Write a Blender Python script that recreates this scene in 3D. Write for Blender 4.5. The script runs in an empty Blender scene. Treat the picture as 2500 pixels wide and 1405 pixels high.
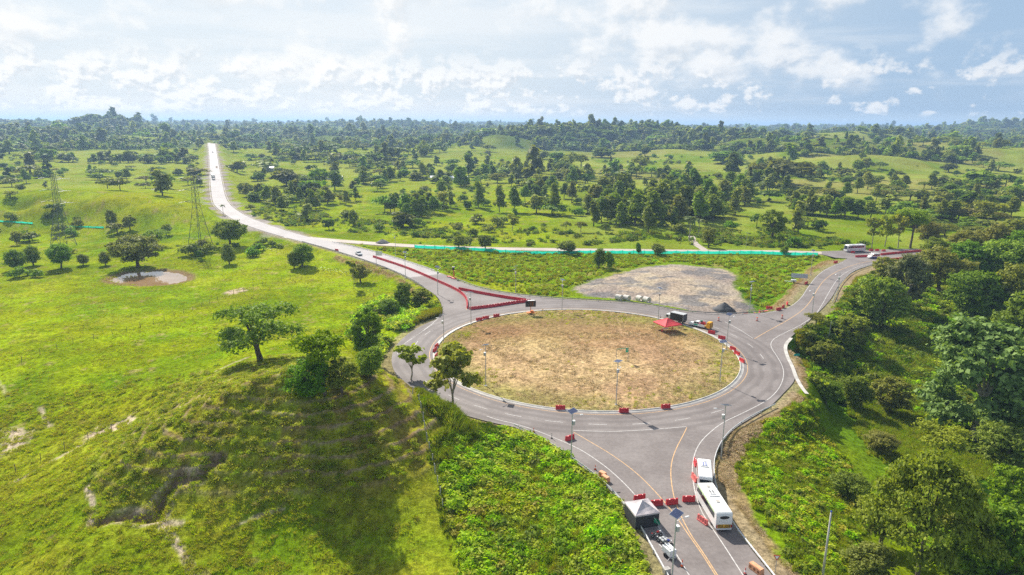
import bpy, bmesh, math, random
import numpy as np
from mathutils import Vector, Matrix
from mathutils.geometry import tessellate_polygon

# ------------------------------------------------------------------ camera, sky, sun, exposure
SC = bpy.context.scene
COL = SC.collection
F_PX, CAM_H = 1640.0, 59.0
PITCH, ROLL = math.atan(402.5 / F_PX), math.radians(0.3)
SUN_EL, SUN_AZ = math.radians(39.0), math.radians(-28.0)
cam_data = bpy.data.cameras.new('camera')
cam_data.sensor_width = 36.0
cam_data.lens = F_PX / 2500 * 36
cam_data.clip_start, cam_data.clip_end = 1.0, 80000.0
cam = bpy.data.objects.new('camera', cam_data)
COL.objects.link(cam)
cam.matrix_world = (Matrix.Translation((0, 0, CAM_H)) @ Matrix.Rotation(math.pi / 2 - PITCH, 4, 'X')
                    @ Matrix.Rotation(ROLL, 4, 'Z'))
SC.camera = cam
SC.view_settings.view_transform = 'Standard'
SC.view_settings.look = 'None'
SC.view_settings.gamma = 1.0
SC.view_settings.use_curve_mapping = False
SC.view_settings.exposure = 0.92
SC.cycles.max_bounces = 5
SC.cycles.diffuse_bounces = 3
SC.cycles.glossy_bounces = 2
SC.cycles.transmission_bounces = 3
SC.cycles.transparent_max_bounces = 6
SC.cycles.volume_bounces = 0
SC.cycles.use_denoising = False
SC.cycles.caustics_reflective = False
SC.cycles.caustics_refractive = False

class NT:
    """small helper to build node trees"""
    def __init__(self, nt):
        self.nt = nt; nt.nodes.clear()
    def n(self, kind, ins=None, **props):
        nd = self.nt.nodes.new(kind)
        for k, v in props.items(): setattr(nd, k, v)
        for k, v in (ins or {}).items():
            if isinstance(v, bpy.types.NodeSocket): self.nt.links.new(v, nd.inputs[k])
            else: nd.inputs[k].default_value = v
        return nd
    def math(self, op, a, b=0.0, c=0.0, clamp=False):
        nd = self.n('ShaderNodeMath', {0: a, 1: b, 2: c}, operation=op, use_clamp=clamp)
        return nd.outputs[0]
    def vmath(self, op, a, b=(0, 0, 0)):
        nd = self.n('ShaderNodeVectorMath', {0: a, 1: b}, operation=op)
        return nd.outputs['Value' if op in ('DOT_PRODUCT', 'LENGTH') else 'Vector']
    def mix(self, f, a, b, blend='MIX'):
        nd = self.n('ShaderNodeMix', {0: f}, data_type='RGBA', blend_type=blend)
        for i, v in ((6, a), (7, b)):
            if isinstance(v, bpy.types.NodeSocket): self.nt.links.new(v, nd.inputs[i])
            else: nd.inputs[i].default_value = (*v, 1) if len(v) == 3 else v
        return nd.outputs[2]
    def ramp(self, f, stops, interp='LINEAR'):
        nd = self.n('ShaderNodeValToRGB', {0: f}); cr = nd.color_ramp; cr.interpolation = interp
        while len(cr.elements) < len(stops): cr.elements.new(0.5)
        for e, (p, c) in zip(cr.elements, stops):
            e.position = p
            c = (c, c, c) if isinstance(c, (int, float)) else c
            e.color = (*c, 1)
        return nd.outputs[0]
    def noise(self, vec, scale, detail=4, rough=0.55, **kw):
        ins = {'Scale': scale, 'Detail': detail, 'Roughness': rough}; ins.update(kw)
        if vec is not None: ins['Vector'] = vec
        return self.n('ShaderNodeTexNoise', ins).outputs[0]
    def maprange(self, v, a, b, c=0.0, d=1.0, interp='SMOOTHSTEP'):
        return self.n('ShaderNodeMapRange', {0: v, 1: a, 2: b, 3: c, 4: d}, interpolation_type=interp).outputs[0]

SUN_DIR = Vector((math.sin(SUN_AZ) * math.cos(SUN_EL), math.cos(SUN_AZ) * math.cos(SUN_EL), math.sin(SUN_EL)))
world = bpy.data.worlds.new('World'); SC.world = world; world.use_nodes = True
w = NT(world.node_tree)
tc = w.n('ShaderNodeTexCoord').outputs['Generated']
dirn = w.vmath('NORMALIZE', tc)
sxyz = w.n('ShaderNodeSeparateXYZ', {0: dirn})
sx, sy, sz = sxyz.outputs
sky = w.n('ShaderNodeTexSky', sky_type='NISHITA', sun_disc=False, sun_elevation=SUN_EL, sun_rotation=SUN_AZ,
          altitude=100, air_density=1.0, dust_density=1.3, ozone_density=2.0).outputs[0]
skyc = w.mix(1.0, sky, (0.050, 0.052, 0.052), 'MULTIPLY')
sund = w.vmath('DOT_PRODUCT', dirn, tuple(SUN_DIR))
toward = w.maprange(sund, 0.42, 0.84, 0.0, 1.0)
skyc = w.mix(w.maprange(sz, 0.45, 0.05, 0.30, 0.92), skyc, w.mix(toward, (0.215, 0.300, 0.410), (0.410, 0.450, 0.485)))
az = w.math('ARCTAN2', sx, sy)
el = w.math('MAXIMUM', w.math('ARCSINE', sz), 0.0)
elw = w.math('POWER', w.math('ADD', el, 0.012), 0.72)
# thin layered veil, stretched along the horizon
pv0 = w.n('ShaderNodeCombineXYZ', {0: w.math('MULTIPLY', az, 3.0), 1: w.math('MULTIPLY', elw, 18.0), 2: 4.1}).outputs[0]
v1 = w.noise(pv0, 1.0, 6, 0.6, Distortion=0.2)
veil = w.maprange(w.math('ADD', v1, w.math('MULTIPLY', toward, 0.10)), 0.50, 0.72)
lit = w.mix(toward, (0.490, 0.502, 0.515), (0.550, 0.547, 0.540))
c1 = w.mix(w.math('MULTIPLY', veil, 0.35), skyc, lit)
# broad cloud masses higher up
pv1 = w.n('ShaderNodeCombineXYZ', {0: w.math('MULTIPLY', az, 7.0), 1: w.math('MULTIPLY', elw, 8.0), 2: 6.1}).outputs[0]
m1 = w.noise(pv1, 1.0, 9, 0.56, Distortion=0.0)
m1s = w.noise(w.vmath('ADD', pv1, (-0.06, 0.16, 0.0)), 1.0, 6, 0.58, Distortion=0.0)
up = w.maprange(el, 0.02, 0.07, 0.0, 1.0)
t1 = w.math('SUBTRACT', 0.495, w.math('MULTIPLY', toward, 0.03))
cov1 = w.math('MULTIPLY', w.maprange(m1, t1, w.math('ADD', t1, 0.14)), w.math('MULTIPLY', up, 0.85))
sh1 = w.maprange(w.math('SUBTRACT', m1s, m1), -0.05, 0.12)
dark = w.mix(toward, (0.310, 0.350, 0.405), (0.385, 0.415, 0.440))
c2 = w.mix(cov1, c1, w.mix(sh1, lit, dark))
# crowded small cumulus low over the horizon
pv2 = w.n('ShaderNodeCombineXYZ', {0: w.math('MULTIPLY', az, 26.0), 1: w.math('MULTIPLY', elw, 23.0), 2: 8.3}).outputs[0]
m2 = w.noise(pv2, 1.0, 8, 0.55, Distortion=0.0)
m2s = w.noise(w.vmath('ADD', pv2, (-0.10, 0.22, 0.0)), 1.0, 6, 0.6, Distortion=0.0)
band = w.math('MULTIPLY', w.maprange(el, 0.006, 0.016, 0.0, 1.0), w.maprange(el, 0.055, 0.115, 1.0, 0.0))
t2 = w.math('SUBTRACT', 0.545, w.math('MULTIPLY', toward, 0.10))
cov2 = w.math('MULTIPLY', w.maprange(m2, t2, w.math('ADD', t2, 0.11)), w.math('MULTIPLY', band, 0.85))
sh2 = w.maprange(w.math('SUBTRACT', m2s, m2), -0.06, 0.11)
c2 = w.mix(cov2, c2, w.mix(sh2, w.mix(toward, (0.500, 0.507, 0.515), (0.560, 0.556, 0.548)), dark))
# clear blue strip right over the horizon
c3 = w.mix(w.maprange(el, 0.0, 0.020, 0.65, 0.0), c2, w.mix(toward, (0.355, 0.425, 0.485), (0.43, 0.475, 0.51)))
bg = w.n('ShaderNodeBackground', {'Color': c3, 'Strength': 1.0})
out = w.n('ShaderNodeOutputWorld', {'Surface': bg.outputs[0]})

sun_data = bpy.data.lights.new('sun', 'SUN')
sun_data.energy = 4.0
sun_data.angle = math.radians(0.53)
sun_data.color = (1.0, 0.94, 0.84)
sun = bpy.data.objects.new('sun', sun_data); COL.objects.link(sun)
sun.rotation_euler = (-SUN_DIR).to_track_quat('-Z', 'Y').to_euler()
sun.location = (-100, 200, 300)

# ------------------------------------------------------------------ pixels of the photograph -> points on the ground
CAM_R = np.array((Matrix.Rotation(math.pi / 2 - PITCH, 3, 'X') @ Matrix.Rotation(ROLL, 3, 'Z')))
def rays(p):
    p = np.atleast_2d(np.asarray(p, float))
    v = np.c_[(p[:, 0] - 1250) / F_PX, -(p[:, 1] - 702.5) / F_PX, -np.ones(len(p))]
    return v @ CAM_R.T                                   # camera z-depth is 1 along each ray
def at(p, z=0.0):
    """points where the rays through pixels p meet height z"""
    d = rays(p); t = (np.asarray(z) - CAM_H) / d[:, 2]
    return np.c_[d[:, 0] * t, d[:, 1] * t]
def depth_of(x, y, z):
    v = np.array((x, y, z - CAM_H)) @ CAM_R
    return -v[2]

# ------------------------------------------------------------------ noise
def _h(ix, iy, s):
    n = (ix.astype(np.int64) * 374761393 + iy.astype(np.int64) * 668265263 + s * 982451653) & 0xffffffff
    n = ((n ^ (n >> 13)) * 1274126177) & 0xffffffff
    return ((n ^ (n >> 16)) & 0xffff) / 65535.0
def vnoise(x, y, s=0):
    ix, iy = np.floor(x), np.floor(y); fx, fy = x - ix, y - iy
    ux, uy = fx * fx * fx * (fx * (fx * 6 - 15) + 10), fy * fy * fy * (fy * (fy * 6 - 15) + 10)
    a, b, c, d = _h(ix, iy, s), _h(ix + 1, iy, s), _h(ix, iy + 1, s), _h(ix + 1, iy + 1, s)
    return (a + (b - a) * ux) * (1 - uy) + (c + (d - c) * ux) * uy
def fbm(x, y, scale, octv=4, s=0, gain=0.5):
    x, y = np.asarray(x, float) / scale, np.asarray(y, float) / scale
    t = 0; a = 1.0; tot = 0
    for o in range(octv):
        cs, sn = math.cos(o * 1.1), math.sin(o * 1.1)
        t = t + a * vnoise(x * cs - y * sn + 17.3 * o, x * sn + y * cs - 9.1 * o, s + o); tot += a
        a *= gain; x = x * 2.03; y = y * 2.03
    return t / tot
def sstep(v, a, b):
    t = np.clip((v - a) / (b - a), 0, 1); return t * t * (3 - 2 * t)

# ------------------------------------------------------------------ roads as lines on the ground
def zroad(d):
    return np.interp(d, (0, 560, 680, 930, 1150, 1500), (0, 0, 6, 12, 17, 24))
def road_at(p):
    """points on the road to the north-west, which climbs beyond 560 m"""
    z = np.zeros(len(p))
    for _ in range(12):
        q = at(p, z); z = 0.5 * z + 0.5 * zroad(np.hypot(q[:, 0], q[:, 1]))
    q = at(p, z)
    return np.c_[q, z]
CEN, R_IN, R_OUT = np.array((19.6, 170.8)), 39.6, 53.0
NW_L = [(509, 361.5), (512.5, 402.6), (514, 451), (518.6, 494.6), (530.7, 509), (564.6, 535.7), (606, 552.7), (666, 572), (739, 591), (826, 615.6), (908, 642), (948.4, 657), (997, 678.6), (1035.5, 703), (1066, 722)]
NW_R = [(527, 364), (534, 402.6), (543, 451), (551, 487), (569.4, 509), (606, 531), (642, 545), (702.5, 565), (763, 582), (811.5, 591), (908, 613), (1004, 642), (1079, 669), (1108, 681), (1150, 697)]
def resample(P, n):
    P = np.asarray(P, float); s = np.r_[0, np.cumsum(np.linalg.norm(np.diff(P[:, :2], axis=0), axis=1))]
    t = np.linspace(0, s[-1], n); return np.stack([np.interp(t, s, P[:, k]) for k in range(P.shape[1])], 1)
def smooth(P, n=3):
    """Chaikin rounding of an open line"""
    P = np.asarray(P, float)
    for _ in range(n):
        a, b = P[:-1] * .75 + P[1:] * .25, P[:-1] * .25 + P[1:] * .75
        P = np.r_[P[:1], np.stack([a, b], 1).reshape(-1, P.shape[1]), P[-1:]]
    return P
nwl, nwr = smooth(road_at(NW_L)), smooth(road_at(NW_R))
nwl[0] += (nwl[0] - nwl[1]) * 30; nwr[0] += (nwr[0] - nwr[1]) * 30      # over the crest
NWL, NWR = resample(nwl, 160), resample(nwr, 160)
NWC = (NWL + NWR) / 2
NW_HW = np.linalg.norm(NWL - NWR, axis=1).mean() / 2
NE_L = [(1848, 765), (1896, 760), (1932, 751), (1956, 727), (1972.6, 700), (1997, 669), (2026, 652), (2055, 640)]
NE_R = [(1931, 824), (1975, 785), (2010, 752), (2033, 725), (2050, 691), (2079, 664), (2130, 647), (2180, 637), (2260, 629), (2420, 618), (2650, 606)]
S_W = [(1170, 1012), (1195, 1024), (1253, 1042), (1311, 1069), (1360, 1098), (1401, 1127), (1444.6, 1158), (1494, 1202), (1528, 1241), (1567, 1297), (1591, 1341), (1618, 1389), (1680, 1510)]
S_E = [(1911, 963), (1884, 991), (1848, 1013), (1799, 1042), (1770, 1069), (1751, 1100), (1741, 1137), (1746, 1191), (1762, 1234), (1790, 1285), (1831, 1338), (1882, 1404), (1980, 1530)]
OLD = [(700, 578), (760, 583), (830, 589), (900, 594), (1000, 601), (1200, 608), (1450, 611), (1700, 614), (1900, 615), (2010, 618), (2100, 622), (2300, 613), (2650, 600)]
old_c = smooth(at(OLD), 2)
ne_c = smooth(at([(1840, 800), (1930, 788), (1985, 745), (2010, 700), (2040, 670), (2090, 645), (2150, 632), (2300, 620), (2650, 603)]), 2)
s_c = smooth(at([(1520, 1080), (1600, 1150), (1650, 1240), (1700, 1330), (1760, 1420), (1850, 1560)]), 2)
ROAD_LINES = [(NWC[::3], 7.5), (ne_c, 8.0), (s_c, 9.5), (old_c, 4.2)]
def road_dist(x, y):
    """signed distance (about) to the nearest carriageway edge, and the road's height there"""
    best = np.full(x.shape, 1e9); zr = np.zeros(x.shape)
    for L, hw in ROAD_LINES:
        a, b = L[:-1, :2], L[1:, :2]
        for k in range(len(a)):
            e = b[k] - a[k]; l2 = e @ e
            t = np.clip(((x - a[k, 0]) * e[0] + (y - a[k, 1]) * e[1]) / l2, 0, 1)
            d = np.hypot(x - a[k, 0] - t * e[0], y - a[k, 1] - t * e[1]) - hw
            m = d < best
            best = np.where(m, d, best)
            if L.shape[1] > 2: zr = np.where(m, L[k, 2] + t * (L[k + 1, 2] - L[k, 2]), zr)
            else: zr = np.where(m, 0.0, zr)
    d = np.hypot(x - CEN[0], y - CEN[1]) - R_OUT
    zr = np.where(d < best, 0.0, zr)
    return np.minimum(best, d), zr

# ------------------------------------------------------------------ the lie of the land
CTRL = [  # pixel x, y and the height of the ground seen there
    (1010, 985, 9), (1035, 1060, 5.5), (1070, 1180, 2.5), (1090, 1300, 0), (1120, 1400, -1.5),
    (750, 1400, -2), (400, 1400, -1), (330, 1265, 0), (220, 1300, 2),
    (120, 1230, 0.5), (0, 1400, -3), (0, 1290, -1.5), (0, 1190, -2), (200, 1100, 0), (320, 1040, 0.5), (100, 1050, -1.5), (0, 1000, 0), (150, 930, 1),
    (400, 960, 2.5), (500, 900, 3), (635, 880, 5), (700, 860, 4), (400, 870, 1), (150, 850, 1.5), (0, 850, 0), (300, 780, -1), (500, 760, -1.5), (700, 760, -1.5),
    (850, 740, -2), (930, 780, -1.5), (100, 750, -2), (360, 682, -4), (300, 665, -3.6), (430, 690, -3.8), (200, 690, -3.5), (100, 640, -4), (550, 660, -3), (650, 640, -2.5), (480, 605, -2),
    (155, 605, -3), (30, 570, -4), (250, 570, -4), (450, 560, -2), (620, 600, -2), (720, 640, -2), (820, 660, -2), (930, 700, -2.5),
    (1230, 1150, 0), (1330, 1250, -1), (1450, 1350, -1.5), (1300, 1400, -2), (1550, 1400, -.8), (1150, 1080, 2), (1120, 1010, 3.0), (1060, 950, 3.5),
    (50, 535, -2), (200, 545, -2), (100, 500, 8), (100, 472, 13), (250, 485, 12), (350, 505, 9), (430, 520, 5), (300, 530, 3), (0, 470, 12), (0, 500, 8),
    (100, 440, 1), (300, 440, 1), (430, 440, 3), (470, 470, 3),
    (600, 500, -1), (700, 520, -1.5), (900, 540, -2), (1100, 560, -1.5), (1300, 560, -1), (1300, 500, -2), (1500, 560, -1), (1800, 570, -1), (2000, 580, -1),
    (900, 470, 0), (1200, 440, 0), (1500, 430, 1), (1800, 430, 1), (2100, 500, -1), (2300, 500, -1), (2450, 520, 0), (2200, 450, 1),
    (1150, 640, -1.5), (1300, 660, -1.2), (1500, 650, -.6), (1650, 690, -.3), (1850, 680, -.8),
    (2000, 900, -7), (2080, 980, -11), (2180, 1000, -12), (2250, 1080, -12), (2120, 870, -9), (2200, 800, -8), (2150, 720, -4), (2250, 680, -3), (2350, 640, -2),
    (2400, 720, -6), (2450, 900, -12), (2400, 1060, -12), (2500, 1060, -11), (2050, 1150, -5), (1950, 1100, -2.5), (1900, 1200, -1.5), (2000, 1300, -2), (2150, 1250, -7), (2300, 1250, -9),
    (2450, 1250, -9), (1960, 1400, -.5), (2100, 1400, -3), (2300, 1400, -6), (2500, 1400, -6), (2500, 780, -9), (2450, 620, -1)]
RIDGE = [(950, 930, 11), (890, 911, 12.8), (830, 920, 13.6), (760, 932, 13.6), (680, 952, 12.6), (600, 972, 11.2), (520, 1002, 9.6), (440, 1048, 8), (380, 1092, 6.6)]
TOE = [(1075, 1250, .5), (1040, 1300, -.5), (960, 1315, -1), (860, 1330, -1.2), (740, 1335, -1.2), (620, 1335, -.8), (520, 1320, -.3), (420, 1285, .3), (350, 1235, 1.2)]
cp = np.array(CTRL, float)
cxy = at(cp[:, :2], cp[:, 2]); cz = cp[:, 2]
_ri, _to = np.array(RIDGE, float), np.array(TOE, float)
_rw, _tw = np.c_[at(_ri[:, :2], _ri[:, 2]), _ri[:, 2]], np.c_[at(_to[:, :2], _to[:, 2]), _to[:, 2]]
_face = np.concatenate([_rw] + [np.c_[(_rw * (1 - f) + _tw * f)[:, :2], _tw[:, 2] + (_rw - _tw)[:, 2] * g] for f, g in ((.18, .89), (.4, .66), (.62, .39), (.82, .15), (1, 0))])
extra = np.array([(-140, 40, -3), (-90, 30, -3), (-20, 45, -2), (20, 40, -1), (60, 40, -2), (100, 45, -5), (150, 80, -8), (170, 150, -9), (-150, 80, -2), (-160, 130, -1), (-190, 200, -3),
                  (200, 250, -5), (260, 350, -1), (330, 420, 0), (-330, 300, -4), (-420, 450, 6), (-450, 600, 2)], float)
cxy = np.r_[cxy, extra[:, :2], _face[:, :2]]; cz = np.r_[cz, extra[:, 2], _face[:, 2]]
_K = np.sqrt(((cxy[:, None] - cxy[None]) ** 2).sum(-1) + 16.0)
_n = len(cxy)
_A = np.block([[_K - 4.0 + np.eye(_n) * -3.0, np.ones((_n, 1))], [np.ones((1, _n)), np.zeros((1, 1))]])
_w = np.linalg.solve(_A, np.r_[cz, 0])
def rbf(x, y):
    r = np.full(x.shape, _w[-1])
    for k in range(_n):
        r = r + _w[k] * (np.sqrt((x - cxy[k, 0]) ** 2 + (y - cxy[k, 1]) ** 2 + 16.0) - 4.0)
    return r
def knoll(px, dist, ztop, sx_, sy_):
    return ((px - 1250) / F_PX * dist, dist, ztop, sx_, sy_)
KNOLLS = [knoll(265, 2000, 60, 85, 90), knoll(325, 2050, 58, 75, 90), knoll(1215, 1450, 32, 80, 60), knoll(1330, 1550, 44, 150, 70), knoll(1420, 1650, 50, 110, 90), knoll(1570, 1700, 47, 150, 90),
          knoll(1720, 1500, 43, 110, 80), knoll(1830, 1250, 33, 90, 70), knoll(2010, 1150, 36, 110, 80), knoll(1930, 1000, 20, 90, 60), knoll(2100, 900, 20, 100, 60), knoll(1640, 1150, 17, 70, 50), knoll(2250, 1150, 30, 160, 90), knoll(2450, 1000, 27, 140, 90),
          knoll(2350, 3000, 62, 160, 200), knoll(2440, 3100, 58, 170, 200), knoll(950, 3300, 50, 300, 150), knoll(60, 3000, 44, 350, 150), knoll(640, 2400, 34, 300, 140), knoll(850, 1900, 24, 180, 100), knoll(460, 1500, 26, 150, 110), knoll(1120, 2600, 42, 260, 130), knoll(1180, 1000, 7, 60, 40), knoll(2050, 1600, 42, 260, 100)]
def far_z(x, y):
    d = np.hypot(x, y)
    z = np.interp(d, (0, 600, 1200, 2500, 6000, 14000, 30000), (0, 0, 4, 14, 22, 18, 0))
    hil = fbm(x, y, 520, 4, 31) - 0.45
    z = z + np.clip(hil, -.1, 1) * np.interp(d, (0, 700, 1300, 3000, 9000, 20000), (0, 3, 40, 65, 90, 60))
    cap = np.interp(d, (0, 1000, 2500, 8000, 30000), (30, 34, 44, 42, 30))
    z = np.where(z > cap - 8, cap - 8 + 8 * np.tanh((z - cap + 8) / 8), z)
    for kx, ky, kz, a, b in KNOLLS:
        g = np.exp(-((x - kx) / a) ** 2 - ((y - ky) / b) ** 2)
        z = z + g * np.maximum(kz - z, 0) * (0.9 + 0.2 * fbm(x, y, 40, 2, 5))
    return z
POND = at([(262, 686), (280, 678), (310, 669), (345, 664), (400, 663), (440, 668), (462, 676), (460, 686), (440, 693), (400, 698), (350, 700), (300, 697), (270, 691)], -4.0)
def in_poly(x, y, P):
    r = np.zeros(x.shape, bool); j = len(P) - 1
    for i in range(len(P)):
        c = ((P[i, 1] > y) != (P[j, 1] > y)) & (x < (P[j, 0] - P[i, 0]) * (y - P[i, 1]) / (P[j, 1] - P[i, 1] + 1e-12) + P[i, 0])
        r ^= c; j = i
    return r
def poly_dist(x, y, P, closed=True):
    best = np.full(x.shape, 1e9); Q = np.r_[P, P[:1]] if closed else P
    for k in range(len(Q) - 1):
        e = Q[k + 1] - Q[k]
        t = np.clip(((x - Q[k, 0]) * e[0] + (y - Q[k, 1]) * e[1]) / (e @ e + 1e-9), 0, 1)
        best = np.minimum(best, np.hypot(x - Q[k, 0] - t * e[0], y - Q[k, 1] - t * e[1]))
    if closed: best = np.where(in_poly(x, y, P), -best, best)
    return best
GULLY = at([(235, 1262), (262, 1250), (300, 1243), (350, 1247), (385, 1244), (400, 1215), (440, 1196), (500, 1190), (545, 1172)], 2.2)
RIDGE_W = smooth(_rw[:, :2], 2)[::3]
def ground(x, y, fine=False, want=False):
    x, y = np.asarray(x, float), np.asarray(y, float)
    d = np.hypot(x, y)
    near = np.zeros(x.shape)
    m = d < 900
    if m.any(): near[m] = rbf(x[m], y[m])
    near = near + (fbm(x, y, 60, 3, 3) - 0.5) * 1.6 * sstep(d, 60, 200)
    wf = sstep(d, 560, 850)
    z = near * (1 - wf) + far_z(x, y) * wf
    rd, zr = road_dist(x, y)
    k = sstep(rd, 1.2, np.where(d > 500, 22, 9))
    z = (zr - 0.12) * (1 - k) + z * k
    isl = np.hypot(x - CEN[0], y - CEN[1])
    z = np.where(isl < R_IN - 0.3, 0.12 + 0.9 * sstep(R_IN - isl, 0, 25), z)
    pd = poly_dist(x, y, POND)
    z = np.where(pd < 6, np.minimum(z, -4.0 + 0.12 * pd + 0.25), z)
    gd = poly_dist(x, y, GULLY, False)
    z = z - 1.2 * np.exp(-(gd / 0.8) ** 2)
    hm = (d < 190) & (x < 5)
    if hm.any():                                                   # the hill's crest is a real edge, not a swell
        xr, yr = x[hm], y[hm]
        rdd = poly_dist(xr, yr, RIDGE_W, False)
        en = np.minimum(np.hypot(xr - RIDGE_W[0, 0], yr - RIDGE_W[0, 1]), np.hypot(xr - RIDGE_W[-1, 0], yr - RIDGE_W[-1, 1]))
        z = np.array(z); z[hm] = z[hm] + 2.6 * np.exp(-rdd / 5.0) * sstep(en, 0, 16) * k[hm]
    if fine:
        off = sstep(rd, 0.8, 4)
        lf = sstep(-x, -25, -5) * sstep(170 - d, 0, 40)            # the foreground hill: tussocks and cattle terraces
        tus = fbm(x, y, 1.5, 3, 11, .6); tus = np.clip(tus - 0.42, 0, 1) ** 1.0
        ter = np.sin(z * 4.2 + 3.5 * fbm(x, y, 7, 3, 21)) * 0.5 + 0.5
        hillm = sstep(z, 1.0, 5.0) * lf
        z = z + off * (lf * (0.25 + 0.75 * hillm) * 1.25 * tus + 0.50 * hillm * ter + (1 - lf) * sstep(420 - d, 0, 200) * 0.8 * tus)
        z = np.where(isl < R_IN - 0.6, z + 0.55 * np.clip(fbm(x, y, 1.3, 3, 77, .6) - .42, 0, 1) * sstep(R_IN - isl, 0.6, 2), z)
    return (z, rd) if want else z
def G(px, py):
    """where the line of sight through a pixel meets the ground"""
    d = rays([(px, py)])[0]
    t = np.exp(np.linspace(math.log(45), math.log(16000), 1500))
    x, y, z = d[0] * t, d[1] * t, CAM_H + d[2] * t
    g = ground(x, y)
    i = np.argmax(z < g)
    if not (z < g).any(): i = len(t) - 1
    i = max(i, 1)
    t2 = np.linspace(t[i - 1], t[i], 24); x, y, z = d[0] * t2, d[1] * t2, CAM_H + d[2] * t2
    j = int(np.argmax(z <= ground(x, y) + 1e-6)) if (z <= ground(x, y) + 1e-6).any() else 23
    gx, gy = float(x[j]), float(y[j])
    return gx, gy, float(ground(np.array([gx]), np.array([gy]))[0])
def gz(x, y):
    return float(ground(np.array([float(x)]), np.array([float(y)]))[0])
# ------------------------------------------------------------------ mesh and material helpers
rng = np.random.default_rng(7)
random.seed(7)
def mesh_np(name, V, Fc, mat=None, smooth_=False):
    me = bpy.data.meshes.new(name)
    V = np.asarray(V, np.float32); Fc = np.asarray(Fc, np.int32)
    k = Fc.shape[1]
    me.vertices.add(len(V)); me.vertices.foreach_set('co', V.ravel())
    me.loops.add(Fc.size); me.loops.foreach_set('vertex_index', Fc.ravel())
    me.polygons.add(len(Fc)); me.polygons.foreach_set('loop_start', np.arange(0, Fc.size, k, dtype=np.int32))
    me.update(calc_edges=True)
    if smooth_: me.polygons.foreach_set('use_smooth', np.ones(len(Fc), bool))
    if mat: me.materials.append(mat)
    return me
def link(name, me, parent=None, loc=None, rot=None, scale=None):
    o = bpy.data.objects.new(name, me); COL.objects.link(o)
    if parent is not None: o.parent = parent
    if loc is not None: o.location = loc
    if rot is not None: o.rotation_euler = rot
    if scale is not None: o.scale = scale
    return o
def tag(o, label=None, cat=None, group=None, kind=None):
    if label: o['label'] = label
    if cat: o['category'] = cat
    if group: o['group'] = group
    if kind: o['kind'] = kind
    return o
def thing(name, label, cat, loc=(0, 0, 0), rz=0.0, group=None):
    o = bpy.data.objects.new(name, None); COL.objects.link(o)
    o.location = loc; o.rotation_euler = (0, 0, rz); o.empty_display_size = 0.3
    return tag(o, label, cat, group)
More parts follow.
